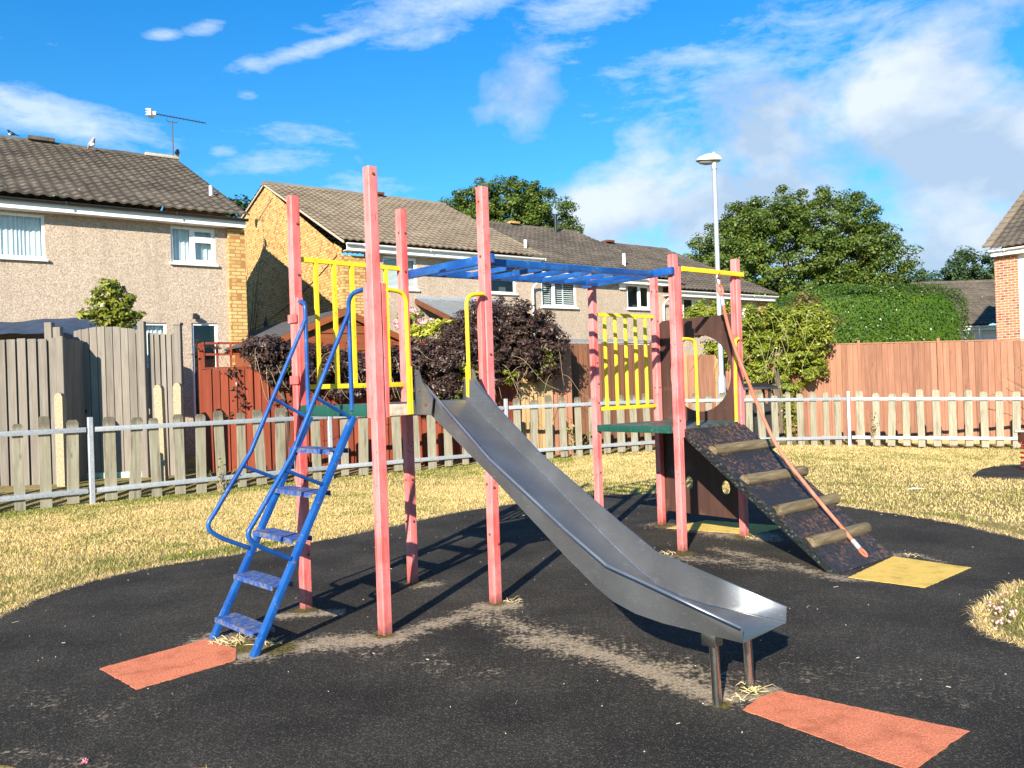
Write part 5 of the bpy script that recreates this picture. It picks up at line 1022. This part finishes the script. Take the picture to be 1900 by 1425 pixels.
P, Nn = clumps(pxblobs([(790, 614, 38, 12), (830, 612, 36, 14), (815, 602, 26, 10), (842, 606, 14, 12), (770, 612, 18, 8)], lambda x: 15.35, .3), 1700, 90, .085, low=-1); leafmesh('leaves', P-lb_, Nn+np.array([0, 0, .2]), np.full(len(P), .10), .34, lime, ls)
q = MB()
for k in range(8): e = at(rng.uniform(770, 850), 612, 15.35)-Vector(lb_); q.tube([(e.x*.3, 0, 0), (e.x*.7, 0, 1.6), e], [.014, .01, .006], 5)
q.build('stems', barkm, ls)
tw = empty('twiggy_bush', (10.9, 15.95, -.1), 'bare twiggy bush against the orange fence at the right edge', 'bush'); q = MB()
for k in range(90):
    b = Vector((rng.normal(0, .08), rng.normal(0, .05), .2)); e = Vector((rng.normal(-.1, .42), rng.normal(-.05, .12), rng.uniform(1.1, 2.2))); e.z += 0; q.tube([b, b.lerp(e, .5)+Vector((rng.normal(0, .1), 0, .2)), e, e+Vector((rng.normal(0, .12), 0, -.08))], [.008, .006, .004, .002], 4)
q.build('twigs', stemm, tw)
for x, y, s, lb in ((-4.05, 11.3, 1.0, 'small leafy weed growing at the foot of the picket fence left of the ladder'), (-6.55, 9.55, 1.2, 'dry brown weed behind the picket fence near the left edge'), (1.05, 14.75, 1.5, 'tall thin weed growing in front of the pale fence panel'), (7.0, 16.0, 1.2, 'dry weed at the foot of the steel post by the orange fence')):
    o = empty('weed', (x, y, 0), lb, 'weed'); q = MB(); P = []
    for k in range(9):
        e = Vector((rng.normal(0, .09), rng.normal(0, .06), rng.uniform(.2, .48)))*s; q.tube([(rng.normal(0, .03), 0, 0), e*.55+Vector((0, 0, .02)), e], [.004, .003, .001], 4); P += [e*t+Vector(rng.normal(0, .02, 3)) for t in (.4, .6, .75, .9, 1)]
    q.build('stems', stemm, o); P = np.array([tuple(p) for p in P]); leafmesh('leaves', P, rng.normal(0, 1, P.shape), np.full(len(P), .05*s), .45, olive if 'dry' in lb else camel, o)
# ------------------------------------------------------------ street lamp, bin, spring rider
lm = empty('street_lamp', (4.335, 17.0, 0), 'tall grey street lamp post with white hooded head behind the rope tower', 'street lamp'); q = MB(); q.tube([(0, 0, -.1), (0, 0, 1.32), (0, 0, 1.42), (0, 0, 5.68)], [.088, .088, .052, .046], 14); q.build('pole', galv, lm, smooth=True, ang=60)
q = MB(); q.tube([(0, 0, 5.66), (0, 0, 5.86)], .062, 12); q.tube([(0, 0, 5.84), (-.05, 0, 5.9)], .05, 10); q.build('collar', galv, lm, smooth=True)
q = MB(); pts = [(.13, .0), (.11, .055), (.02, .10), (-.10, .105), (-.22, .075), (-.32, .02), (-.36, -.03)]; V = []; n = 13
for x, h in pts:
    wd = .135*math.sqrt(max(.05, 1-((x+.08)/.33)**2)) if x < .1 else .11
    V += [(x, wd*math.cos(t), 5.86+(-.03 if x > -.3 else -.02)+(h+.04)*math.sin(t)) for t in [math.pi*k/(n-1) for k in range(n)]]
q.add(V, [(i*n+k, i*n+k+1, (i+1)*n+k+1, (i+1)*n+k) for i in range(len(pts)-1) for k in range(n-1)]+[tuple(range(n))]); hd_ = q.build('lamp_head', plain('white lamp shell', (.78, .76, .68), .4, 0, .08, 9), lm, smooth=True, ang=50); md = hd_.modifiers.new('shell', 'SOLIDIFY'); md.thickness = .012
q = MB(); q.ball((-.14, 0, 5.83), (.20, .105, .075), 14, 8); q.build('lens', plain('smoky lens', (.22, .22, .22), .12, 0, .1, 5), lm, smooth=True); q = MB(); q.tube([(.0, 0, 5.95), (.0, 0, 6.01)], [.035, .03], 10); q.build('photocell', galv, lm, smooth=True)
bn = empty('litter_bin', (4.95, 16.75, 0), 'black litter bin with a domed canopy behind the picket fence by the climber', 'bin'); q = MB(); q.box((-.27, -.24, 0), (.27, .24, .78), .04); q.build('body', blackp, bn); q = MB(); 
for x in (-.25, .20):
    for y in (-.22, .18): q.box((x, y, .78), (x+.05, y+.04, 1.10))
q.build('supports', blackp, bn); q = MB(); q.add([(-.37, -.33, 1.08), (.37, -.33, 1.08), (.37, .33, 1.08), (-.37, .33, 1.08), (-.36, -.32, 1.13), (.36, -.32, 1.13), (.36, .32, 1.13), (-.36, .32, 1.13), (-.16, -.15, 1.21), (.16, -.15, 1.21), (.16, .15, 1.21), (-.16, .15, 1.21)], [(3, 2, 1, 0), (0, 1, 5, 4), (1, 2, 6, 5), (2, 3, 7, 6), (3, 0, 4, 7), (4, 5, 9, 8), (5, 6, 10, 9), (6, 7, 11, 10), (7, 4, 8, 11), (8, 9, 10, 11)]); q.build('canopy', blackp, bn, bev=.012)
q = MB(); q.box((-.272, -.247, .10), (.272, -.241, .115)); q.build('band', plain('gold band', (.5, .36, .08), .4, .4), bn)
sp = empty('spring_rider', (6.55, 10.45, -.06), 'spring rider on a red coil spring at the right edge of the grass', 'spring rider'); q = MB(); q.tube([(.10*math.cos(t), .10*math.sin(t), .03+.40*t/(2*math.pi*6.5)) for t in [2*math.pi*6.5*k/130 for k in range(131)]], .0125, 8); q.build('spring', plain('red coil paint', (.45, .02, .03), .35), sp, smooth=True)
q = MB(); q.box((-.16, -.16, 0), (.16, .16, .02)); q.build('base_plate', galv, sp); q = MB(); q.box((-.10, -.10, .43), (.10, .10, .56), .02); q.build('mount', brownt, sp); q = MB(); q.tube([(-.19, 0, .575), (.2, 0, .575)], .014, 8); q.build('foot_rest', galv, sp, smooth=True)
q = MB(); q.extr([(-.04, .58), (.55, .58), (.62, .75), (.60, 1.0), (.50, 1.02), (.45, .86), (.2, .80), (.0, .72)], -.02, .02); q.build('seat_board', brownp, sp, bev=.006); q = MB(); q.tube([(.52, -.17, .95), (.52, .17, .95)], .013, 8); q.build('handle', tubesteel, sp, smooth=True)
lt_ = MB(); c = gnd(1700, 912); lt_.add([(c[0]-.10, c[1], .03), (c[0]+.02, c[1]-.02, .035), (c[0]+.10, c[1]+.01, .03), (c[0]-.02, c[1]+.03, .04)], [(0, 1, 2, 3)]); o = lt_.build('paper_scrap', upvc); md = o.modifiers.new('t', 'SOLIDIFY'); md.thickness = .002; tag(o, 'white scrap of paper lying on the dry grass right of the ramp', 'litter')
